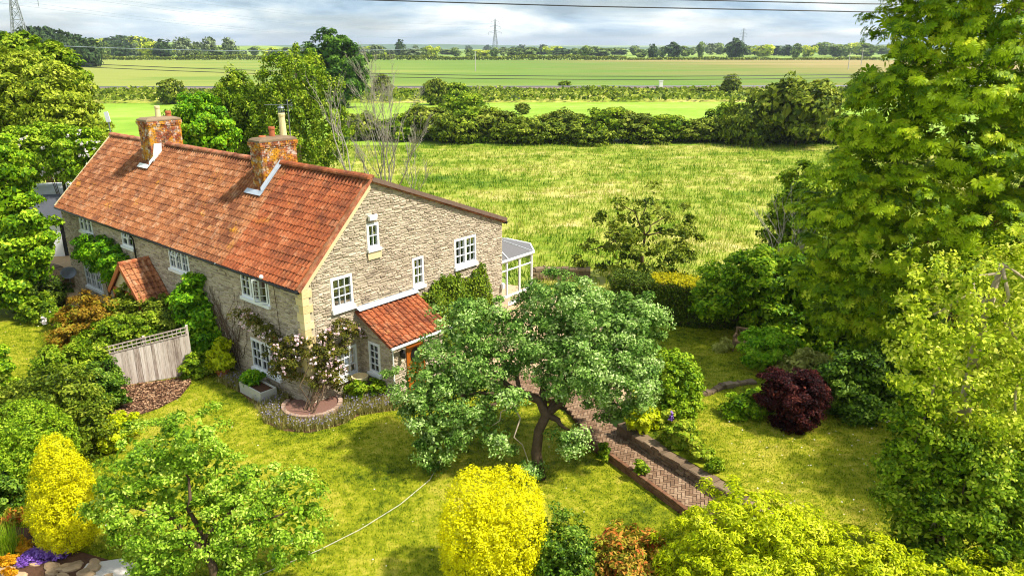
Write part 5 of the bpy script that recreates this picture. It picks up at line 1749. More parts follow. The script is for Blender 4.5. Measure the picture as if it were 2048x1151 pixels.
def bare_tree(name, label, base, seed, tips, r0, cat='tree', mat='twig', levels=3, spread=.55):
    base = np.array(base, float)
    rnd_ = random.Random(seed)
    o = empty(name, tuple(base), 0, label, cat)
    mb = MB()
    def grow(p, q, r, lev):
        p, q = Vector(p), Vector(q)
        L = (q - p).length
        pts = [p]
        for i in range(1, 5):
            f_ = i / 4
            pts.append(p.lerp(q, f_) + Vector((rnd_.uniform(-1, 1), rnd_.uniform(-1, 1), rnd_.uniform(-.5, .7))) * L * .05 * (1 if i < 4 else 0))
        mb.tube(pts, [r * (1 - .75 * i / 4) for i in range(5)], 5 if lev > 1 else 3, cap=False)
        if lev <= 0:
            return
        for k in range(6 if lev > 1 else 5):
            f_ = rnd_.uniform(.25, .95)
            s = p.lerp(q, f_)
            d = (q - p).normalized() + Vector((rnd_.uniform(-1, 1), rnd_.uniform(-1, 1), rnd_.uniform(-.1, .7))) * spread
            grow(s, s + d.normalized() * L * rnd_.uniform(.3, .5), max(.011, r * .38), lev - 1)
    for t in tips:
        grow((0, 0, 0), np.array(t) - base, r0, levels)
    mb.build('branches', M[mat], o)
    return o
bb = at(770, 372, 58)
bare_tree('bare_tree', 'leafless pale tree with spreading branches behind the near roof end', (bb[0], bb[1], 0), 81, [at(765, 185, 58), at(728, 225, 58.5), at(805, 235, 57.5), at(748, 205, 59), at(700, 275, 58), at(840, 275, 57), at(782, 215, 59)], .075)
b2 = at(822, 380, 57)
bare_tree('small_bare_tree', 'small leafless sapling right of the bare tree', (b2[0], b2[1], 0), 82, [at(815, 300, 57), at(858, 340, 56.5), at(830, 290, 57.4)], .05, levels=2)
b3 = at(720, 360, 54)
bare_tree('bare_birch', 'pale curving leafless birch stem beside the tall birch', (b3[0], b3[1], 0), 83, [at(660, 225, 54), at(678, 250, 54.4)], .1, levels=2)

# house climbers
def hl_lobes(*ls):
    return np.array([tuple(HL(w, u, z)) + (rx, rx * .9, rz) for (w, u, z, rx, rz) in ls])
ivy = empty('gable_ivy', tuple(HL(6.8, -.1, 0)), 0, 'green creeper covering the gable wall beside the lean-to porch', 'climber')
rng = np.random.default_rng(91)
n = 15000
W_ = rng.uniform(4.75, 9.75, n * 3); Z_ = rng.uniform(0, 3.6, n * 3)
topz = np.interp(W_, [4.7, 5.0, 5.6, 6.2, 6.8, 7.4, 7.8, 8.4, 8.9, 9.3, 9.7], [2.4, 2.95, 3.0, 3.3, 3.5, 3.3, 3.0, 3.15, 3.35, 3.0, 1.2]) + .18 * np.sin(W_ * 9) * np.sin(W_ * 4)
kk = Z_ < topz
W_, Z_ = W_[kk][:n], Z_[kk][:n]
U_ = -.08 - rng.random(len(W_)) * (.22 + .15 * np.sin(W_ * 5) * np.sin(Z_ * 4))
P = HC + W_[:, None] * HW + U_[:, None] * HU + Z_[:, None] * np.array([0, 0, 1])
v, f = leaf_quads(rng, P - np.array(ivy.location), -HU + rng.normal(size=(len(P), 3)) * .5 + [0, 0, .4], rng.uniform(.07, .14, len(P)), .7, hang=.3)
link('foliage', np_mesh('foliage', v, f, {'rnd': rng.random(len(f)), 'rnd2': rng.random(len(f))}), M['l_ivy'], ivy, 'stuff')
shrub('wall_climber', 'bright green climber around the upper left windows beside the front porch', 92, hl_lobes((-.35, 17.0, 2.95, .6, .6), (-.35, 15.9, 3.0, .6, .65), (-.35, 14.9, 3.0, .6, .7), (-.3, 14.0, 2.6, .5, .6), (-.3, 16.4, 2.4, .5, .5), (-.3, 18.0, 2.75, .4, .4), (-.3, 15.0, 2.1, .4, .5), (-.3, 13.3, 2.5, .4, .5)), 14000, .13, .28, M['l_laurel'], 'climber', stem=True)
# climbing rose on the near corner
RL = hl_lobes((-.3, 3.6, 2.75, .32, .3), (-.32, 3.0, 2.65, .35, .3), (-.35, 2.4, 2.4, .35, .3), (-.35, 1.7, 2.2, .4, .4), (-.4, 1.0, 2.0, .45, .45), (-.4, .5, 1.6, .45, .5), (-.3, 1.2, 1.5, .4, .45), (-.2, .1, 2.4, .35, .4), (.6, -.3, 2.5, .4, .45), (1.2, -.3, 2.75, .4, .35), (1.7, -.25, 2.6, .35, .3), (.3, -.35, 1.9, .45, .5), (.8, -.3, 1.7, .4, .45), (2.3, -.2, 2.3, .28, .2), (.9, -.3, 1.1, .35, .4), (.2, -.35, 1.2, .35, .4), (1.4, -.25, 2.1, .3, .3), (.9, -.3, .6, .25, .3))
rose = shrub('climbing_rose', 'climbing rose with pale pink blooms on the near corner of the house', 93, RL, 12000, .066, .19, M['l_rose'], 'climber', stem=False, gap=.3, noise=.2, inner=.1)
mb = MB(); rnd_ = random.Random(12)
rb_ = HL(-.35, -.3, 0.1); o0 = np.array(rose.location)
for i in range(9):
    t = RL[rnd_.randrange(len(RL))][:3]
    limbs(mb, rnd_, rb_ + np.array([rnd_.uniform(-.25, .25), rnd_.uniform(-.25, .25), 0]) - o0, [t - o0], .022, .008, 5, .1)
mb.build('stem', M['bark'], rose)
rng = np.random.default_rng(95)
li = rng.integers(0, len(RL) - 2, 160)
dd = unit(rng.normal(size=(160, 3)) + [0, -.8, .4])
petals('bloom', rose, RL[li, :3] + dd * RL[li, 3:] * 1.05, .085, M['pink_petal'], 6)
# bare creeper stems over the front wall
cre = empty('bare_creeper', tuple(HL(-.05, 5.5, 0)), HROT, 'bare brown creeper stems spread over the middle of the front wall', 'climber')
mb = MB(); rnd_ = random.Random(17)
for i in range(46):
    u_, z_ = rnd_.uniform(4.4, 6.8), rnd_.uniform(.1, 1.0)
    pts = []
    du, dz = rnd_.uniform(-.14, .2), rnd_.uniform(.18, .34)
    for k in range(11):
        pts.append((-.02 - .02 * rnd_.random(), u_ - 5.5, z_))
        u_ += du + rnd_.uniform(-.12, .12); z_ += dz + rnd_.uniform(-.1, .1); dz *= .95
        if z_ > 3.9 or u_ > 10.5: break
    if len(pts) > 2:
        mb.tube(pts, [.016 * (1 - .06 * k) for k in range(len(pts))], 4)
mb.build('stem', M['bark'], cre)

# lavender border
rng = np.random.default_rng(33)
P = scatter(rng, LAV, 3600)
lw = (P - HC[:2]) @ HW[:2]; lu = (P - HC[:2]) @ HU[:2]
inside = ((lw > -.12) & (lu > -.12)) | ((lw > 2.2) & (lu > -1.85)) | (np.hypot(lw, lu) < 1.12) | ((np.abs((P[:, 0] + 9.47) * .75 - (P[:, 1] - 25.34) * .66) < .85) & (np.abs((P[:, 0] + 9.47) * .66 + (P[:, 1] - 25.34) * .75) < .45))
P = P[~inside]
k = 16
Pk = np.repeat(P, k, axis=0) + rng.normal(size=(len(P) * k, 2)) * .06
v, f = blades(rng, np.c_[Pk, np.zeros(len(Pk))], .29, .02, .4)
rr = rng.random(len(f))
tag(link('lavender_border', np_mesh('lavender_border', v, f, {'rnd': rr, 'rnd2': rr}), M['l_lav']), 'grey green and purple lavender border curving round the house corner', 'lavender', kind='stuff')
fl_n = 1100
kf = rng.integers(0, len(P), fl_n)
Pf = np.c_[P[kf] + rng.normal(size=(fl_n, 2)) * .08, .2 + rng.random(fl_n) * .13]
v, f = leaf_quads(rng, Pf, rng.normal(size=(fl_n, 3)) + [0, -.6, .8], rng.uniform(.04, .075, fl_n), .7)
tag(link('lavender_flowers', np_mesh('lavender_flowers', v, f, {'rnd': rng.random(fl_n), 'rnd2': rng.random(fl_n)}), mat_leaf('lavender_flower', lv((112, 104, 150), (144, 136, 188), (176, 168, 212)), .2)), 'small purple flowers over the lavender border', 'flowers', kind='stuff')
shrub('corner_perennial', 'blue green perennial clump below the gable window', 34, [tuple(HL(1.4, -.8, .45)) + (.35, .3, .35), tuple(HL(2.0, -1.1, .35)) + (.35, .3, .3)], 2600, .08, .14, M['l_mid'], 'plant', stem=False)

# right hand side: path border, round bush, maple, hedge
shrub('round_lime_bush', 'rounded lime green bush beside the apple tree and the path', 101, [ell(5.45, 23.0, 1.5, .9, .9, 1.2), ell(5.35, 22.9, 1.1, .95, .9, .9)], 17000, .085, .16, M['l_box'], up=.2, hang=.3, noise=.04, base_z=.5)
bord = [(1270, 860, .5, 'l_limehedge', 'lime green border plant at the top of the path wall'), (1310, 850, .45, 'l_flower', 'yellow flecked border plant beside the lime green one'), (1345, 890, .5, 'l_flower', 'tall loose border plant half way along the path wall'), (1385, 920, .3, 'l_flower', 'low border plant near the lower end of the path wall'), (1415, 945, .22, 'l_mid', 'smallest green tuft on the path wall top')]
for i, (x, y, r, mt, lb) in enumerate(bord):
    p = gnd(x + 16, y - 6, .6); r *= .85
    o = shrub('border_plant', lb, 110 + i, [(p[0], p[1], .6 + r * .7, r * 1.1, r, r * .9)], int(3800 * r / .5), .09, .14, M[mt], 'plant', None, stem=False, base_z=.5, up=.8)
for i, (x, y) in enumerate([(1295, 830), (1340, 850), (1355, 875)]):
    p = gnd(x, y, .75)
    o = empty('purple_flower', (p[0], p[1], .55), 0, 'purple flower spike standing in the border beside the path wall', 'flower', 'purple border flowers')
    MB().tube([(0, 0, 0), (.02, 0, .55)], .008, 4).build('stem', M['l_mid'], o)
    petals('bloom', o, np.array(o.location) + np.array([(0.02, 0, .4 + .05 * k) for k in range(6)]), .09, M['purple'], i)
for i, (x, y) in enumerate([(1208, 915), (1280, 948), (1340, 905), (1462, 990)]):
    p = gnd(x, y, .2)
    shrub('wall_weed', ['tall green weed on the lawn side of the path edging', 'small pale weed growing out of the path edging', 'pale weed at the foot of the path wall', 'weed at the lower corner of the path wall'][i], 130 + i, [(p[0], p[1], .4, .16, .14, .28)], 500, .09, .1, M['l_mid'], 'plant', stem=False, base_z=.18)
shrub('maroon_maple', 'low spreading dark maroon maple on the raised lawn', 141, [ell(9.15, 22.2, 1.75, .9, .9, .62), ell(8.6, 22.2, 1.65, .55, .6, .6), ell(9.75, 22.2, 1.55, .6, .6, .7), ell(9.2, 21.8, 1.2, .75, .7, .65), ell(9.4, 21.9, .9, .5, .5, .45)], 22000, .065, .17, M['l_maple'], base_z=.55, hang=.3, zmin=.58)
shrub('bright_fern_shrub', 'bright green feathery shrub beside the bench', 142, [ell(9.7, 26.6, 1.35, .85, .75, .7), ell(10.2, 26.8, 1.2, .7, .7, .7)], 9000, .15, .22, M['l_fern'], base_z=.55, hang=.4, aspect=.35)
shrub('cream_shrub', 'cream variegated shrub behind the maroon maple', 143, [ell(10.8, 25.6, 1.1, .7, .6, .55), ell(11.3, 25.8, 1.0, .55, .5, .5)], 7000, .09, .18, M['l_cream'], base_z=.55, hang=.2)
shrub('low_green_shrub', 'low dark green shrub left of the maroon maple', 144, [ell(7.75, 22.7, .85, .6, .5, .36), ell(8.3, 23.0, .85, .55, .5, .4)], 6000, .085, .18, M['l_hazel'], base_z=.55)
shrub('dark_right_shrub', 'dark green shrub right of the maroon maple under the chestnut', 145, [ell(11.3, 23.0, 1.7, 1.0, .9, 1.1), ell(11.6, 22.6, 1.1, .9, .8, .7), ell(12.4, 23.4, 1.6, 1.0, 1, 1.1)], 14000, .1, .24, M['l_dark'], base_z=.55)
shrub('tussock_grass', 'small straw coloured grass tussock beside the bench', 146, [ell(8.65, 28.3, .75, .34, .3, .24)], 900, .16, .14, M['l_cream'], 'plant', base_z=.55, stem=False, aspect=.15, up=.9)
# clipped hedge with golden top behind the lawn
hedge = empty('golden_hedge', (8.6, 31.3, 0.5), 0, 'clipped hedge with a golden top behind the raised lawn', 'hedge')
rng = np.random.default_rng(147)
def hedge_pts(rng, a, b, th, z0, z1, n):
    a, b = np.array(a, float), np.array(b, float)
    L = np.linalg.norm(b - a); d = (b - a) / L; s = np.array([d[1], -d[0]])
    t = rng.random(n) * L
    face = rng.random(n)
    o_ = np.where(face < .45, -th / 2, np.where(face < .8, rng.uniform(-th / 2, th / 2, n), th / 2))
    top = (face >= .45) & (face < .8)
    zz_ = np.where(top, z1, rng.uniform(z0, z1, n)) + .06 * np.sin(t * 3)
    if s[1] > 0: s = -s
    P = np.c_[a + d * t[:, None] + s * (-o_)[:, None], zz_] + rng.normal(size=(n, 3)) * .06
    N = np.where(top[:, None], [0, 0, 1.0], np.r_[s, 0] * np.where(o_ < 0, 1, -1)[:, None]) + rng.normal(size=(n, 3)) * .5
    return P, N, top
Pa, Na, ta = hedge_pts(rng, (4.6, 32.6), (9.4, 31.4), 1.6, .5, 2.45, 17000)
Pb, Nb, tb_ = hedge_pts(rng, (9.4, 31.4), (16, 30.8), 1.4, .5, 2.3, 14000)
# the golden growth is one patch on the near end's top
gold = np.r_[ta & (np.abs(Pa[:, 0] - 7.6) < 1.25), np.zeros(len(Pb), bool)]
Pz, Nz = np.r_[Pa, Pb], np.r_[Na, Nb]
for nm, sel, mt in (('foliage', ~gold, 'l_hedge'), ('golden_foliage', gold, 'l_gold')):
    v, f = leaf_quads(rng, Pz[sel] - np.array(hedge.location), Nz[sel], rng.uniform(.07, .13, sel.sum()), .6)
    link(nm, np_mesh(nm, v, f, {'rnd': rng.random(len(f)), 'rnd2': rng.random(len(f))}), M[mt], hedge, 'stuff')
core = MB()
core.bar((4.6 - 8.6, 32.6 - 31.3, .9), (9.4 - 8.6, 31.4 - 31.3, .9), 1.3, 1.7)
core.bar((9.4 - 8.6, 31.4 - 31.3, .85), (16 - 8.6, 30.8 - 31.3, .85), 1.1, 1.6)
core.build('inner_growth', M['bark'], hedge)

# hazel arching over the hedge, and the shrub behind it
tree('hazel_tree', 'broad dark green hazel arching over the hedge and the bench', (12.6, 30.8, .5), [(12.6, 30.8, .5), (12.3, 30.4, 1.8), (12, 30.2, 2.6)], [.18, .14, .1], [(9.5, 30, 3.4), (11, 29.6, 3.8), (13.5, 30, 3.6)],
     lobes_px(29.6, (1415, 600, 36, .2), (1450, 575, 50, .3), (1510, 555, 58, .4), (1580, 560, 65, .3), (1650, 580, 70, .2), (1540, 620, 50, 0), (1610, 650, 60, -.3), (1670, 660, 55, -.4), (1720, 620, 65, 0)), 148, 30000, .14, .3, 'l_hazel')
shrub('boundary_shrub', 'yellow green leafy shrub between the meadow and the chestnut', 149, lobes_px(36, (1610, 385, 50), (1585, 430, 42, -.2), (1650, 430, 55), (1600, 480, 50, -.4), (1560, 490, 30, -.2)), 15000, .16, .36, M['l_mid'], base_z=0)
p = at(1590, 505, 32)
bare_tree('dead_elder', 'dead leafless branches between the hazel and the boundary shrub', (p[0] + .3, p[1], .3), 150, [at(1560, 455, 32), at(1590, 450, 32.2), at(1610, 455, 31.8), at(1540, 470, 32)], .05, levels=2)

# sparse young tree in the meadow
mt_ = gnd(1285, 562)
tree('meadow_tree', 'sparse dark green young tree standing in the meadow', mt_, [mt_, mt_ + [-.1, 0, 1.4], mt_ + [0, 0, 2.6]], [.12, .09, .06], [at(1210, 470, 40), at(1350, 470, 40), at(1290, 400, 40.3), at(1240, 400, 40), at(1180, 500, 39.6), at(1330, 430, 40)],
     lobes_px(40, (1280, 450, 62), (1240, 430, 40), (1320, 430, 42), (1210, 500, 44), (1270, 520, 60, -.3), (1345, 500, 44), (1230, 550, 40, -.5), (1320, 540, 44, -.4), (1290, 400, 24), (1370, 480, 24)), 151, 9500, .17, .34, 'l_hedgerow', gap=.35, noise=.25, inner=.03, cover=.8)

# foreground shrubs along the near edge
shrub('dark_green_shrub', 'dark green small leaved shrub beside the bright yellow bush', 161, [ell(1.15, 14.7, 1.0, .75, .75, 1.1), ell(1.3, 14.3, .7, .75, .7, .9)], 14000, .055, .13, M['l_dark'], up=.3)
shrub('red_photinia', 'orange red tipped photinia at the near edge', 162, [ell(2.75, 14.6, 1.0, .8, .75, .9), ell(2.6, 14.2, .7, .8, .7, .8)], 8500, .09, .16, M['l_photinia'], up=.7, aspect=.4, hang=0)
shrub('lime_privet', 'large lime green privet at the near end of the brick path', 163, [ell(5.3, 14.4, 1.7, 1.3, 1.2, 1.35), ell(4.2, 14.2, 1.3, .9, .9, 1.2), ell(6.3, 14.3, 1.2, 1.2, 1.0, 1.2), ell(7.6, 13.9, 1.0, 1.2, 1.0, 1.1), ell(5.2, 13.6, 1.1, 1.5, .9, 1.1)], 42000, .08, .17, M['l_limehedge'], up=.6, noise=.06, aspect=.32)
shrub('lime_hedge', 'lime green hedge running to the right edge at the bottom', 164, [ell(8.8, 13.5, .9, 1.1, 1, 1.0), ell(10.2, 13.3, .9, 1.1, 1, 1.0), ell(11.5, 13.1, .9, 1.1, 1, 1.0)], 21000, .07, .17, M['l_limehedge'], up=.5, noise=.06, aspect=.4, base_z=0)

# birch on the right edge
BL = lobes_px(15.0, (1850, 570, 50, .2, 1.2), (1920, 600, 65, .2, 1.2), (2010, 580, 70, .4, 1.2), (1850, 650, 62, 0, 1.2), (1930, 690, 75, 0, 1.2), (2020, 690, 75, .2, 1.2), (1840, 730, 55, -.2, 1.3), (1910, 790, 70, -.2, 1.2), (1990, 810, 70, 0, 1.2), (1960, 890, 60, -.2, 1.2), (2050, 880, 65, 0, 1.2))
GL = lobes_px(14.9, (1825, 850, 48, .1, 1.2), (1880, 900, 66, -.1, 1.1), (1950, 950, 68, -.3, 1.1), (2040, 960, 70, -.1, 1.1), (1805, 920, 40, .2, 1.2), (1805, 1000, 44, .1, 1.1), (1875, 1010, 64, -.3, 1.1), (1955, 1050, 68, -.5, 1.1), (2040, 1050, 70, -.4, 1.1), (1825, 1070, 48, -.2, 1.1), (1870, 1120, 55, -.6, 1), (1980, 1140, 60, -.9, 1))
shrub('tall_right_shrub', 'tall mid green leafy shrub below the weeping birch at the right edge', 172, GL, 32000, .08, .22, M['l_mid'], noise=.13, gap=.12, inner=.2, hang=.2, cover=1.3)
BL = np.r_[BL, np.array([(14.6, 17.6, 5.8, 2.0, 2.0, 2.0), (17.0, 19.0, 7.2, 2.3, 2.3, 2.4), (16.6, 20.0, 5.0, 2.2, 2.2, 2.2), (15.2, 20.4, 4.2, 1.7, 1.7, 1.7), (13.6, 18.2, 3.4, 1.5, 1.5, 1.6)])]
tree('weeping_birch', 'yellow green weeping birch at the right edge', (10.4, 15.6, 0), [(10.4, 15.6, 0), (10.5, 15.6, 3), (10.4, 15.5, 6), (10.5, 15.4, 8)], [.2, .17, .12, .05], [(9, 15, 7), (11.5, 15, 7), (9, 14.8, 4), (11, 14.6, 4.5)],
     BL, 171, 62000, .08, .22, 'l_birch', 'pale_bark', hang=.25, elong=(1, 1, .95), noise=.15, gap=.12, inner=.22, cover=1.3, lift=.6)

# the horse chestnut with palmate leaves
def palmate(leaf=.205):
    v, f = [], []
    for k in range(7):
        a = math.radians(-105 + 35 * k)
        l = leaf * (1.0 - .1 * abs(k - 3))
        d = np.array([math.sin(a), math.cos(a), 0]); s = np.array([d[1], -d[0], 0])
        b = len(v)
        v += [d * .02, d * l * .68 + s * l * .16 + [0, 0, -.05 * l], d * l + [0, 0, -.2 * l], d * l * .68 - s * l * .16 + [0, 0, -.05 * l]]
        f.append((b, b + 1, b + 2, b + 3))
    return np.array(v), f
cb = np.array([17.5, 27.5, .5])
chest = empty('horse_chestnut', tuple(cb), 0, 'huge horse chestnut with large palmate leaves filling the right side', 'tree')
mb = MB()
mb.tube([(0, 0, 0), (.1, -.1, 3), (0, 0, 7), (-.1, 0, 11), (0, 0, 15)], [.5, .42, .36, .25, .1], 12)
limbs(mb, random.Random(3), (0, 0, 5), [(-5, -2, 7.5), (-4.5, -2, 4.5), (3, -3, 8), (-2, -4, 6), (-3, -3, 9.5), (1, -3.5, 10)], .18, .05)
mb.build('trunk', M['bark'], chest, smooth=True)
CL = lobes_px(25, (1960, -60, 170, 1, .8), (1850, 60, 95, .3, .75), (1960, 70, 120, -.3, .7), (2060, 80, 120, -.2, .7), (1790, 150, 60, .6, .7), (1765, 200, 58, .5, .8), (1735, 265, 52, .5, .8), (1830, 180, 95, 0, .7), (1940, 190, 110, -.5, .65), (2050, 220, 120, -.5, .65), (1780, 260, 90, .3, .65), (1870, 290, 110, -.4, .65), (1990, 330, 120, -.8, .6), (1720, 350, 85, .3, .65), (1800, 390, 105, -.2, .6), (1920, 430, 120, -.7, .6), (2050, 450, 110, -.9, .6), (1680, 440, 80, .3, .65), (1740, 500, 95, 0, .6), (1850, 530, 110, -.5, .6), (1720, 580, 80, .1, .65), (1655, 500, 62, .6, .7), (1640, 560, 50, .8, .7), (1690, 640, 56, .2, .8), (1800, 640, 85, -.1, .7), (1780, 720, 60, -.2, .9), (1850, 740, 80, .2, .8), (1800, 780, 35, -.4, .8))
rng = np.random.default_rng(181)
P, N, r1, r2, sc = foliage_points(rng, CL, 24500, .44, cover=1.9, up=.6, noise=.11, inner=.10, back=.7, rndn=.32, elong=(1, 1, .6), under=.5, lift=.7, gap=.05)
gv, gf = palmate()
gf = np.array(gf)
N = unit(N)
T = rng.normal(size=P.shape); T[:, 1] -= 1.2
T += (P - cb) * [.25, .25, 0]
A = unit(T - N * (T * N).sum(1, keepdims=True)); B = np.cross(A, N)
# the 300 leaves that show largest are parts
lm = bpy.data.meshes.new('leaf')
lm.from_pydata([tuple(p) for p in gv], [], [tuple(q) for q in gf]); lm.materials.append(M['l_chestnut'])
for an in ('rnd', 'rnd2'):
    a_ = lm.attributes.new(an, 'FLOAT', 'FACE'); a_.data.foreach_set('value', np.full(len(gf), .62, dtype=np.float32))
facing = (N * unit(np.array([0, 0, CAMH]) - P)).sum(1)
screen = (np.abs(P[:, 0] / P[:, 1]) < .66) & (sc < 1.4)
score = np.where(screen, facing, -9) - np.linalg.norm(P - [0, 0, CAMH], axis=1) * .25
order = np.argsort(-score)
sel = np.zeros(len(P), bool); sel[order[:300]] = True
for i in order[:300]:
    o = link('leaf', lm, None, chest)
    s = float(sc[i])
    o.matrix_local = Matrix(((B[i, 0] * s, A[i, 0] * s, N[i, 0] * s, P[i, 0] - cb[0]), (B[i, 1] * s, A[i, 1] * s, N[i, 1] * s, P[i, 1] - cb[1]), (B[i, 2] * s, A[i, 2] * s, N[i, 2] * s, P[i, 2] - cb[2]), (0, 0, 0, 1)))
q = np.where(~sel)[0]
V = (P[q, None, :] - cb) + sc[q, None, None] * (gv[None, :, :1] * B[q, None, :] + gv[None, :, 1:2] * A[q, None, :] + gv[None, :, 2:] * N[q, None, :])
F_ = (gf[None] + (np.arange(len(q)) * len(gv))[:, None, None]).reshape(-1, 4)
lr = np.repeat(r1[q], len(gf)); lr2 = np.repeat(r2[q], len(gf))
link('crown', np_mesh('crown', V.reshape(-1, 3), F_, {'rnd': lr, 'rnd2': lr2}), M['l_chestnut'], chest, 'stuff')

# rockery plants
p = gnd(95, 1108, .1)
o = empty('aubrieta', (p[0], p[1], .05), 0, 'mat of purple flowers on the rockery below the yellow conifer', 'flowers')
me = foliage_mesh('foliage', 190, [(p[0], p[1], .12, .45, .2, .13), (p[0] - .35, p[1] - .2, .1, .3, .2, .1)], 2600, .045, .08, o.location)
link('flower_mat', me, M['purple'], o, 'stuff')
for i, (x, y, r) in enumerate([(45, 1090, .22), (20, 1118, .26), (55, 1100, .16), (20, 1142, .16), (70, 1060, .14), (40, 1078, .16)]):
    p = gnd(x, y, .15)
    shrub('orange_sedum', ['largest orange cushion plant beside the rockery grass clump', 'orange cushion plant at the left edge of the rockery', 'small orange cushion plant right of the largest one', 'lowest orange cushion plant among the rockery stones', 'highest orange cushion plant, under the yellow conifer', 'orange cushion plant just above the largest one'][i], 191 + i, [(p[0], p[1], .12, r, r * .8, r * .5)], int(2600 * r / .2), .035, .05, M['orange_moss'], 'plant', 'orange cushion plants on the rockery', stem=False)
p = gnd(18, 1100, .1)
gt = empty('ornamental_grass', (p[0], p[1], .05), 0, 'tall pale green grass clump at the left edge of the rockery', 'plant')
rng = np.random.default_rng(198)
Pg = np.c_[rng.normal(size=(420, 2)) * .10, np.zeros(420)]
v, f = blades(rng, Pg, .75, .02, .55)
link('blades', np_mesh('blades', v, f, {'rnd': rng.random(420), 'rnd2': rng.random(420)}), M['l_box'], gt, 'stuff')
shrub('orange_fern', 'small orange tinted fern left of the yellow conifer', 199, [tuple(gnd(22, 1035, .3)) + (.25, .2, .25)], 500, .12, .12, M['l_photinia'], 'plant', stem=False, aspect=.3)

# white daisies in the lawns
rng = np.random.default_rng(260)
A_ = scatter(rng, VIEW_L, 420, (LAV, MULCH))
B_ = scatter(rng, [(6.7, 18.2), (8.5, 15.5), (13, 16), (13, 24), (7, 24)], 200)
Pd = np.r_[np.c_[A_, np.full(len(A_), .065)], np.c_[B_, np.full(len(B_), .61)]]
v, f = leaf_quads(rng, Pd, rng.normal(size=Pd.shape) * .3 + [0, 0, 1], rng.uniform(.03, .06, len(Pd)), .9, .02)
tag(link('lawn_daisies', np_mesh('lawn_daisies', v, f, {'rnd': rng.random(len(f)), 'rnd2': rng.random(len(f))}), M['white_petal']), 'tiny white daisies dotted over the lawns', 'flowers', kind='stuff')
# ------------------------------------------------------------------ hedgerows, fields, distance
def copy_thing(root, loc, rz, sc, label, group=None):
    r_ = root.copy(); COL.objects.link(r_)
    r_.location = loc; r_.rotation_euler = (0, 0, rz); r_.scale = sc
    r_['label'] = label
    if group: r_['group'] = group
    for ch in root.children:
        c_ = ch.copy(); COL.objects.link(c_); c_.parent = r_
    return r_
def proto(name, label, cat, lobes, seed, n, leaf, clump, mat, group, **k):
    """a plant about its own base at the origin"""
    o = empty(name, (0, 0, 0), 0, label, cat, group)
    link('crown', foliage_mesh('crown', seed, lobes, n, leaf, clump, **k), M[mat], o, 'stuff')
    mb = MB()
    zt = max(l[2] for l in lobes)
    mb.tube([(0, 0, -.1), (.02 * zt, 0, zt * .4), (0, .02 * zt, zt * .8)], [.035 * zt, .028 * zt, .012 * zt], 6)
    mb.build('trunk', M['bark'], o)
    return o
class Pool:
    def __init__(self, protos):
        self.p, self.used = protos, [False] * len(protos)
    def put(self, i, loc, rz, sc, label, group=None):
        if not self.used[i]:
            self.used[i] = True
            r_ = self.p[i]
            r_.location, r_.rotation_euler, r_.scale = loc, (0, 0, rz), sc
            r_['label'] = label
            if group: r_['group'] = group
            return r_
        return copy_thing(self.p[i], loc, rz, sc, label, group)
def rl(seed, n, R0, H, flat=1.0):
    q = random.Random(seed)
    out = [(0, 0, H * .52, R0 * .72, R0 * .72, H * .46)]
    for i in range(n):
        a = 6.283 * i / n + q.uniform(-.3, .3)
        r_ = R0 * q.uniform(.45, .62)
        out.append((R0 * .52 * math.cos(a), R0 * .52 * math.sin(a), H * q.uniform(.3, .68), r_, r_, r_ * q.uniform(.8, 1.1) * flat))
    return out
GH = 'hedgerow shrubs along the far side of the meadow'
hp = Pool([proto('hedgerow_shrub', 'x', 'shrub', rl(1, 6, 3.2, 4.4), 201, 6000, .34, .6, 'l_hedgerow', GH, zmin=0, back=.3),
           proto('hedgerow_shrub', 'x', 'shrub', rl(2, 7, 3.4, 3.6), 202, 6000, .34, .6, 'l_olive', GH, zmin=0, back=.3),
           proto('hedgerow_shrub', 'x', 'shrub', rl(3, 6, 3.0, 4.8), 203, 6000, .34, .6, 'l_mid', GH, zmin=0, back=.3, noise=.12)])
ORD = 'first second third fourth fifth sixth seventh eighth ninth tenth eleventh twelfth thirteenth fourteenth fifteenth sixteenth seventeenth eighteenth nineteenth twentieth twenty-first twenty-second twenty-third twenty-fourth twenty-fifth twenty-sixth twenty-seventh twenty-eighth'.split()
q = random.Random(50)
x = 712
i = 0
while x < 1720:
    p = gnd(x, 286 - (6 if x < 860 else 0) + q.uniform(-3, 3))
    s = q.uniform(.85, 1.12)
    hp.put(i % 3 if q.random() < .7 else q.randrange(3), (p[0], p[1] + 1.5, -.05), q.uniform(0, 6.28), (s * 1.15, s, s * q.uniform(.6, .98)), ORD[i] + ' shrub from the left in the hedgerow along the far meadow edge', GH)
    x += q.uniform(34, 52)
    i += 1
for (x, yb, yt, w, k, lb) in [(1590, 292, 168, 165, 0, 'largest dome shaped hawthorn in the meadow hedgerow at the right'), (925, 262, 190, 110, 2, 'tall dark hedgerow bush behind the bare tree'), (1490, 290, 215, 90, 1, 'yellow green bush on the left flank of the large hedgerow hawthorn')]:
    p = gnd(x, yb); h = 0
    zt = at(x, yt, p[1])[2]
    wm = w * pxm(x, yb, p[1])
    hp.put(k, (p[0], p[1], 0), q.uniform(0, 6), (wm / 6.6, wm / 6.6, zt / (4.4, 3.8, 4.9)[k]), lb, None)
for o in bpy.data.objects:
    if o.get('label', '').startswith(('largest dome', 'tall dark hedgerow', 'yellow green bush on the left flank')) and 'group' in o:
        del o['group']

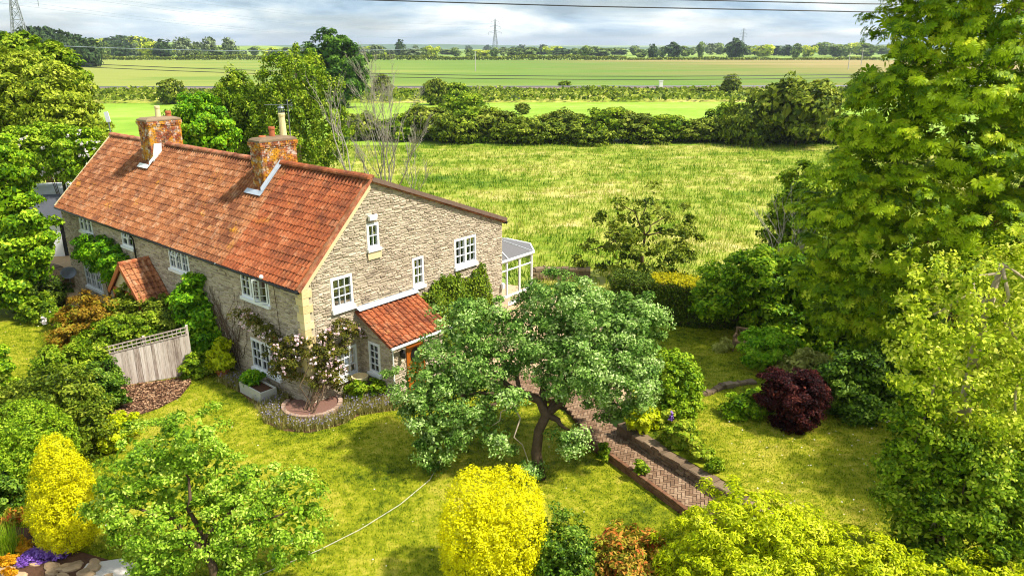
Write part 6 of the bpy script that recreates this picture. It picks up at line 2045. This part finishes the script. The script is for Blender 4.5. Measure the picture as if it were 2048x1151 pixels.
# lone bushes along the railway and the bank
rp_ = Pool([proto('railway_bush', 'x', 'bush', rl(5, 6, 3.0, 5.0), 211, 3600, .5, .7, 'l_hedgerow', None, zmin=0, back=.3), proto('railway_bush', 'x', 'bush', rl(6, 6, 3.0, 5.0), 212, 3600, .5, .7, 'l_mid', None, zmin=0, back=.3)])
for (x, yb, yt, w, k, lb) in [(345, 208, 160, 48, 0, 'lone bush beside the railway above the far chimney'), (465, 212, 158, 52, 0, 'bush by the railway left of the tall birch'), (870, 210, 160, 44, 0, 'brownish bush behind the bare tree at the railway'), (914, 206, 164, 44, 1, 'green round bush next to the brownish railway bush'), (815, 196, 178, 30, 1, 'low green bush on the bank behind the bare tree'), (1128, 179, 161, 22, 1, 'small round bush alone on the railway line'), (1462, 192, 151, 40, 0, 'dark bush on the railway left of the large hawthorn'), (1410, 192, 176, 60, 0, 'low dark thicket on the bank left of the railway bush'), (1500, 192, 176, 50, 0, 'low dark thicket on the bank right of the railway bush'), (1660, 186, 170, 26, 1, 'pale bush on the railway beside the chestnut'), (1715, 190, 158, 40, 0, 'dark bush on the railway half hidden by the chestnut'), (765, 190, 150, 40, 0, 'grey brown bush behind the top of the bare tree'), (1045, 228, 207, 28, 0, 'small dark bush standing just behind the meadow hedgerow')]:
    p = gnd(x, yb); zt = at(x, yt, p[1])[2]; wm = w * pxm(x, yb, p[1])
    rp_.put(k, (p[0], p[1], 0), q.uniform(0, 6), (wm / 6.0, wm / 6.0, zt / 5.2), lb)
# rough weeds of the bank
rng = np.random.default_rng(220)
n = 17000
X = rng.uniform(-150, 150, n); Yb = rng.uniform(170, 208, n) + 4 * np.sin(X * .008)
v, f = leaf_quads(rng, np.c_[X, Yb, .7 + rng.random(n) * (.5 + .5 * np.sin(X * .21) * np.sin(Yb * .3))], rng.normal(size=(n, 3)) * .7 + [0, -.6, .5], rng.uniform(.7, 1.3, n), .7)
tag(link('bank_weeds', np_mesh('bank_weeds', v, f, {'rnd': rng.random(n), 'rnd2': rng.random(n)}), M['l_olive']), 'rough weeds and brambles covering the bank below the railway', 'weeds', kind='stuff')

# oak in the middle distance
ob_ = gnd(665, 216)
tree('oak_tree', 'large dark green rounded oak standing alone beyond the birches', ob_, [ob_, ob_ + [0, 0, 3], ob_ + [0, 0, 7]], [.5, .42, .3], [at(630, 130, 157), at(700, 130, 157), at(665, 100, 157)],
     lobes_px(157, (665, 112, 38), (630, 130, 34), (700, 132, 32), (645, 155, 40), (690, 160, 36), (712, 175, 18), (660, 185, 36), (612, 150, 20), (668, 90, 18)), 221, 15000, .55, 1.1, 'l_oak', limb_r=.2)

# hedge at the end of the crop field
fh = empty('field_hedge', (-60, 616, 0), 0, 'long dark clipped hedge at the end of the crop field', 'hedge')
n = 15000
X = rng.uniform(-380, 290, n)
hh = 3.0 + .6 * np.sin(X * .05) + .5 * np.sin(X * .17)
hh = np.where(X > 90, hh * .55, hh)
Zh = rng.random(n) ** .7 * hh
v, f = leaf_quads(rng, np.c_[X, 616 + rng.uniform(-1.6, 1.6, n), Zh] - np.array([-60, 616, 0]), rng.normal(size=(n, 3)) * .6 + [0, -.7, .5], rng.uniform(1.0, 1.8, n), .7)
link('foliage', np_mesh('foliage', v, f, {'rnd': rng.random(n), 'rnd2': rng.random(n)}), M['l_hedgerow'], fh, 'stuff')

# distant trees
GF = 'distant trees beyond the crop field'
fp_ = Pool([proto('distant_tree', 'x', 'tree', rl(11, 6, 4.0, 9), 231, 700, 1.3, 1.6, 'l_far', GF, back=.3), proto('distant_tree', 'x', 'tree', rl(12, 6, 4.2, 8), 232, 700, 1.3, 1.6, 'l_fardark', GF, back=.3), proto('distant_tree', 'x', 'tree', rl(13, 5, 3.6, 9), 233, 600, 1.3, 1.6, 'l_fargrey', GF, back=.3, gap=.15), proto('distant_tree', 'x', 'tree', rl(14, 6, 4.4, 7), 234, 700, 1.3, 1.6, 'l_birch', GF, back=.3)])
def far(x, yt, w, k, Y, lb='distant tree in the line of trees beyond the crop field', g=GF):
    X_ = at(x, 95, Y)[0]
    t_ = min(1, max(0, (Y - 700) / 1900.0)); zg = -15 * t_ * t_ * (3 - 2 * t_) - .1
    zt = at(x, yt, Y)[2]
    wm = w * pxm(x, 95, Y)
    h0 = (9, 8, 9, 7)[k]
    o = fp_.put(k, (X_, Y, zg), q.uniform(0, 6), (wm / 8.2, wm / 8.2, max(2.0, (zt - zg)) / h0), lb, g)
    return o
for (x, yt, w, k, Y, lb) in [(325, 81, 31, 1, 640, 'round very dark distant tree at the left of the crop field'), (365, 74, 34, 2, 660, 'grey green willow right of the dark round tree'), (420, 74, 30, 2, 660, 'grey green willow in the middle of the three'), (457, 75, 28, 2, 665, 'rightmost grey green willow of the three'), (392, 83, 28, 2, 690, 'low grey willow between the taller willows'), (1470, 79, 34, 1, 680, 'largest dark distant tree left of the far right pylon'), (752, 90, 30, 2, 640, 'grey willow right of the oak by the field hedge'), (800, 81, 16, 1, 800, 'dark tree with a neat crown on the distant skyline right of the oak'), (1306, 90, 16, 1, 650, 'small dark tree above the middle of the field hedge')]:
    o = far(x, yt, w, k, Y, lb, None)
    if 'group' in o: del o['group']
x = -20
while x < 1790:
    far(x, (q.uniform(82, 90) if x < 330 else q.uniform(93, 101) if x < 1340 else q.uniform(86, 95)), q.uniform(14, 40), q.choice([0, 0, 1, 3, 0, 2]), q.uniform(640, 1000) if x > 330 else q.uniform(640, 800))
    x += q.uniform(14, 30)
for k in range(40):
    far(q.uniform(480, 1780), q.uniform(90, 95), q.uniform(10, 20), q.choice([0, 1, 2]), q.uniform(1200, 2400))
for k in range(14):
    far(185 + 11 * k + q.uniform(-4, 4), np.interp(k, [0, 5, 9, 13], [82, 74, 77, 88]) + q.uniform(-1.5, 2), q.uniform(24, 38), q.choice([0, 0, 3, 1]), q.uniform(820, 1000))
# dark wood on the left skyline
GW = 'trees of the dark wood on the left skyline'
for k in range(22):
    x = -20 + 9.6 * k
    far(x + q.uniform(-5, 5), np.interp(x, [-20, 40, 60, 110, 150, 190], [70, 66, 58, 62, 72, 84]) + q.uniform(-2, 3), q.uniform(26, 44), 1, q.uniform(430, 520), 'tree of the dark wood on the left skyline', GW)

# blue hills on the horizon
def hills(name, Y, prof, mat):
    v, f = [], []
    for i, (x, y_) in enumerate(prof):
        p = at(x, y_, Y); 
        for d_, zf in ((-500, 0), (-250, .6), (0, 1), (400, .7), (900, 0)):
            v.append((p[0], Y + d_, -16 + (p[2] + 16) * zf))
    for i in range(len(prof) - 1):
        for j in range(4):
            a = i * 5 + j
            f.append((a, a + 5, a + 6, a + 1))
    m = bpy.data.meshes.new(name); m.from_pydata(v, [], f)
    tag(link(name, m, mat), kind='structure')
qh = random.Random(4)
hills('hills', 4200, [(x, 91.5 + 3 * math.sin(x * .006) + qh.uniform(-.8, .8)) for x in range(-300, 2400, 25)], M['wood_hill'])
hills('near_hills', 1500, [(x, np.interp(x, [-300, 100, 200, 330, 420, 520, 600, 700, 2400], [86, 84, 78, 84, 95, 92, 95, 101, 103]) + qh.uniform(-.7, .7)) for x in range(-300, 2400, 22)], M['land'])

# pylons, poles and lines
def pylon(label, X, Y, zg, H_):
    o = empty('pylon', (X, Y, zg), R(20), label, 'pylon', None)
    k = H_ / 40.0
    wd = lambda z: (3.6 - 2.7 * min(1, z / 26) if z < 26 else .9 - .7 * (z - 26) / 14) * k
    mb = MB(); t = .13 * k * 1.25
    zs = [0, 6, 11, 15.5, 19.5, 23, 26, 29, 32, 35, 37.5, 40]
    for a, b in zip(zs[:-1], zs[1:]):
        ca_, cb_ = [[(sx_ * wd(z), sy_ * wd(z), z * k) for sx_, sy_ in ((-1, -1), (1, -1), (1, 1), (-1, 1))] for z in (a, b)]
        for i in range(4):
            j_ = (i + 1) % 4
            mb.bar(ca_[i], cb_[i], t * 1.6)
            mb.bar(ca_[i], cb_[j_], t)
            mb.bar(ca_[j_], cb_[i], t)
            mb.bar(cb_[i], cb_[j_], t)
    mb.build('lattice', M['steel'], o)
    for (z, L) in ((26, 7.5), (31.5, 5.8), (36.5, 4.6)):
        for s in (-1, 1):
            m = MB()
            e = (s * L * k, 0, z * k + .3 * k)
            for sy_ in (-1, 1):
                m.bar((s * wd(z), sy_ * wd(z), z * k), e, t * 1.2)
                m.bar((s * wd(z), sy_ * wd(z), (z + 2) * k), e, t)
            m.bar(e, (e[0], 0, e[2] - 2.4 * k), t * 1.2)
            m.build('cross_arm', M['steel'], o)
    return o
pylon('lattice pylon in the middle of the skyline', -14.9, 700, 0, 33)
pylon('small distant pylon at the right of the skyline', 381, 1300, -4, 40)
pylon('tall lattice pylon cut off by the top left corner', -187, 300, 0, 43)
def wire(name, label, pts, r, mat, group, sag=0):
    n = 14
    P = []
    a, b = np.array(pts[0]), np.array(pts[1])
    for i in range(n + 1):
        t = i / n
        p = a + (b - a) * t
        p[2] -= sag * 4 * t * (1 - t)
        P.append(p)
    o = MB().tube(P, r, 5, cap=False).build(name, mat)
    return tag(o, label, 'cable', group)
wire('power_cable', 'upper one of the two thick cables across the top of the sky', [(-140, 60, 24.5), (150, 60, 17.0)], .042, M['conductor'], None, 5.0)
wire('power_cable', 'lower one of the two thick cables across the top of the sky', [(-140, 58, 23.0), (150, 58, 16.3)], .042, M['conductor'], None, 4.6)
for k, dz in enumerate((0, -.65)):
    wire('telephone_line', ['upper', 'lower'][k] + ' one of the paired dark wires crossing in front of the crop field', [(-160, 176 - k, 11.6 + dz), (140, 176 - k, 7.6 + dz)], .075, M['conductor'], None, 4.0)
for k in range(6):
    s = -1 if k % 2 else 1
    zt = (26, 31.5, 36.5)[k // 2]
    wire('pylon_wire', ['lowest', 'middle', 'topmost'][k // 2] + ' thin wire on the ' + ('right' if s > 0 else 'left') + ' arms between the left and the middle pylon', [(-187 + s * 6, 300, zt * 43 / 40. - 1), (-14.9 + s * 5, 700, zt * 33 / 40. - 1)], .06, M['far_wire'], 'wires between the pylons', 7)
wire('pale_wire', 'pale wire running low from the left trees towards the oak', [(-175, 280, 12.2), (-40, 330, 10.2)], .09, M['far_wire'], None, 1.5)
def ppole(label, x, yb, yt):
    p = gnd(x, yb); zt = at(x, yt, p[1])[2]
    o = empty('utility_pole', tuple(p), 0, label, 'pole')
    MB().tube([(0, 0, 0), (0, 0, zt)], [.22, .16], 8).build('pole', M['trough'], o)
    MB().box(-.9, .9, -.08, .08, zt - .5, zt - .3).build('crossbar', M['grey_metal'], o)
ppole('pale utility pole in the crop field right of the middle', 951, 143, 102)
ppole('pale utility pole at the right end of the crop field', 1696, 139, 105)
ppole('pale utility pole half hidden by the chestnut', 1722, 131, 97)
p = gnd(1321, 181)
o = empty('signal_cabinet', (p[0], p[1], .9), 0, 'white cabinet standing beside the railway', 'cabinet')
MB().box(-.5, .5, -.4, .4, 0, 1.7).build('box', M['white_pvc'], o)
MB().box(-.6, .6, -.5, .5, 1.7, 1.8).build('lid', M['white_pvc'], o)
MB().box(-.42, .42, -.42, -.4, .1, 1.6).build('door', M['white_pvc'], o)

# thin summer haze over the whole scene
hz = NT('haze')
vol = hz.n('ShaderNodeVolumePrincipled')
vol.inputs['Color'].default_value = (0.80, 0.88, 0.98, 1)
vol.inputs['Density'].default_value = 0.00012
vol.inputs['Anisotropy'].default_value = 0.2
hz.t.links.new(vol.outputs[0], hz.out.inputs['Volume'])
haze = MB().box(-12000, 12000, -12000, 12000, -18, 75).build('haze', hz.m)
tag(haze, 'thin pale haze over the far fields', 'haze', kind='stuff')
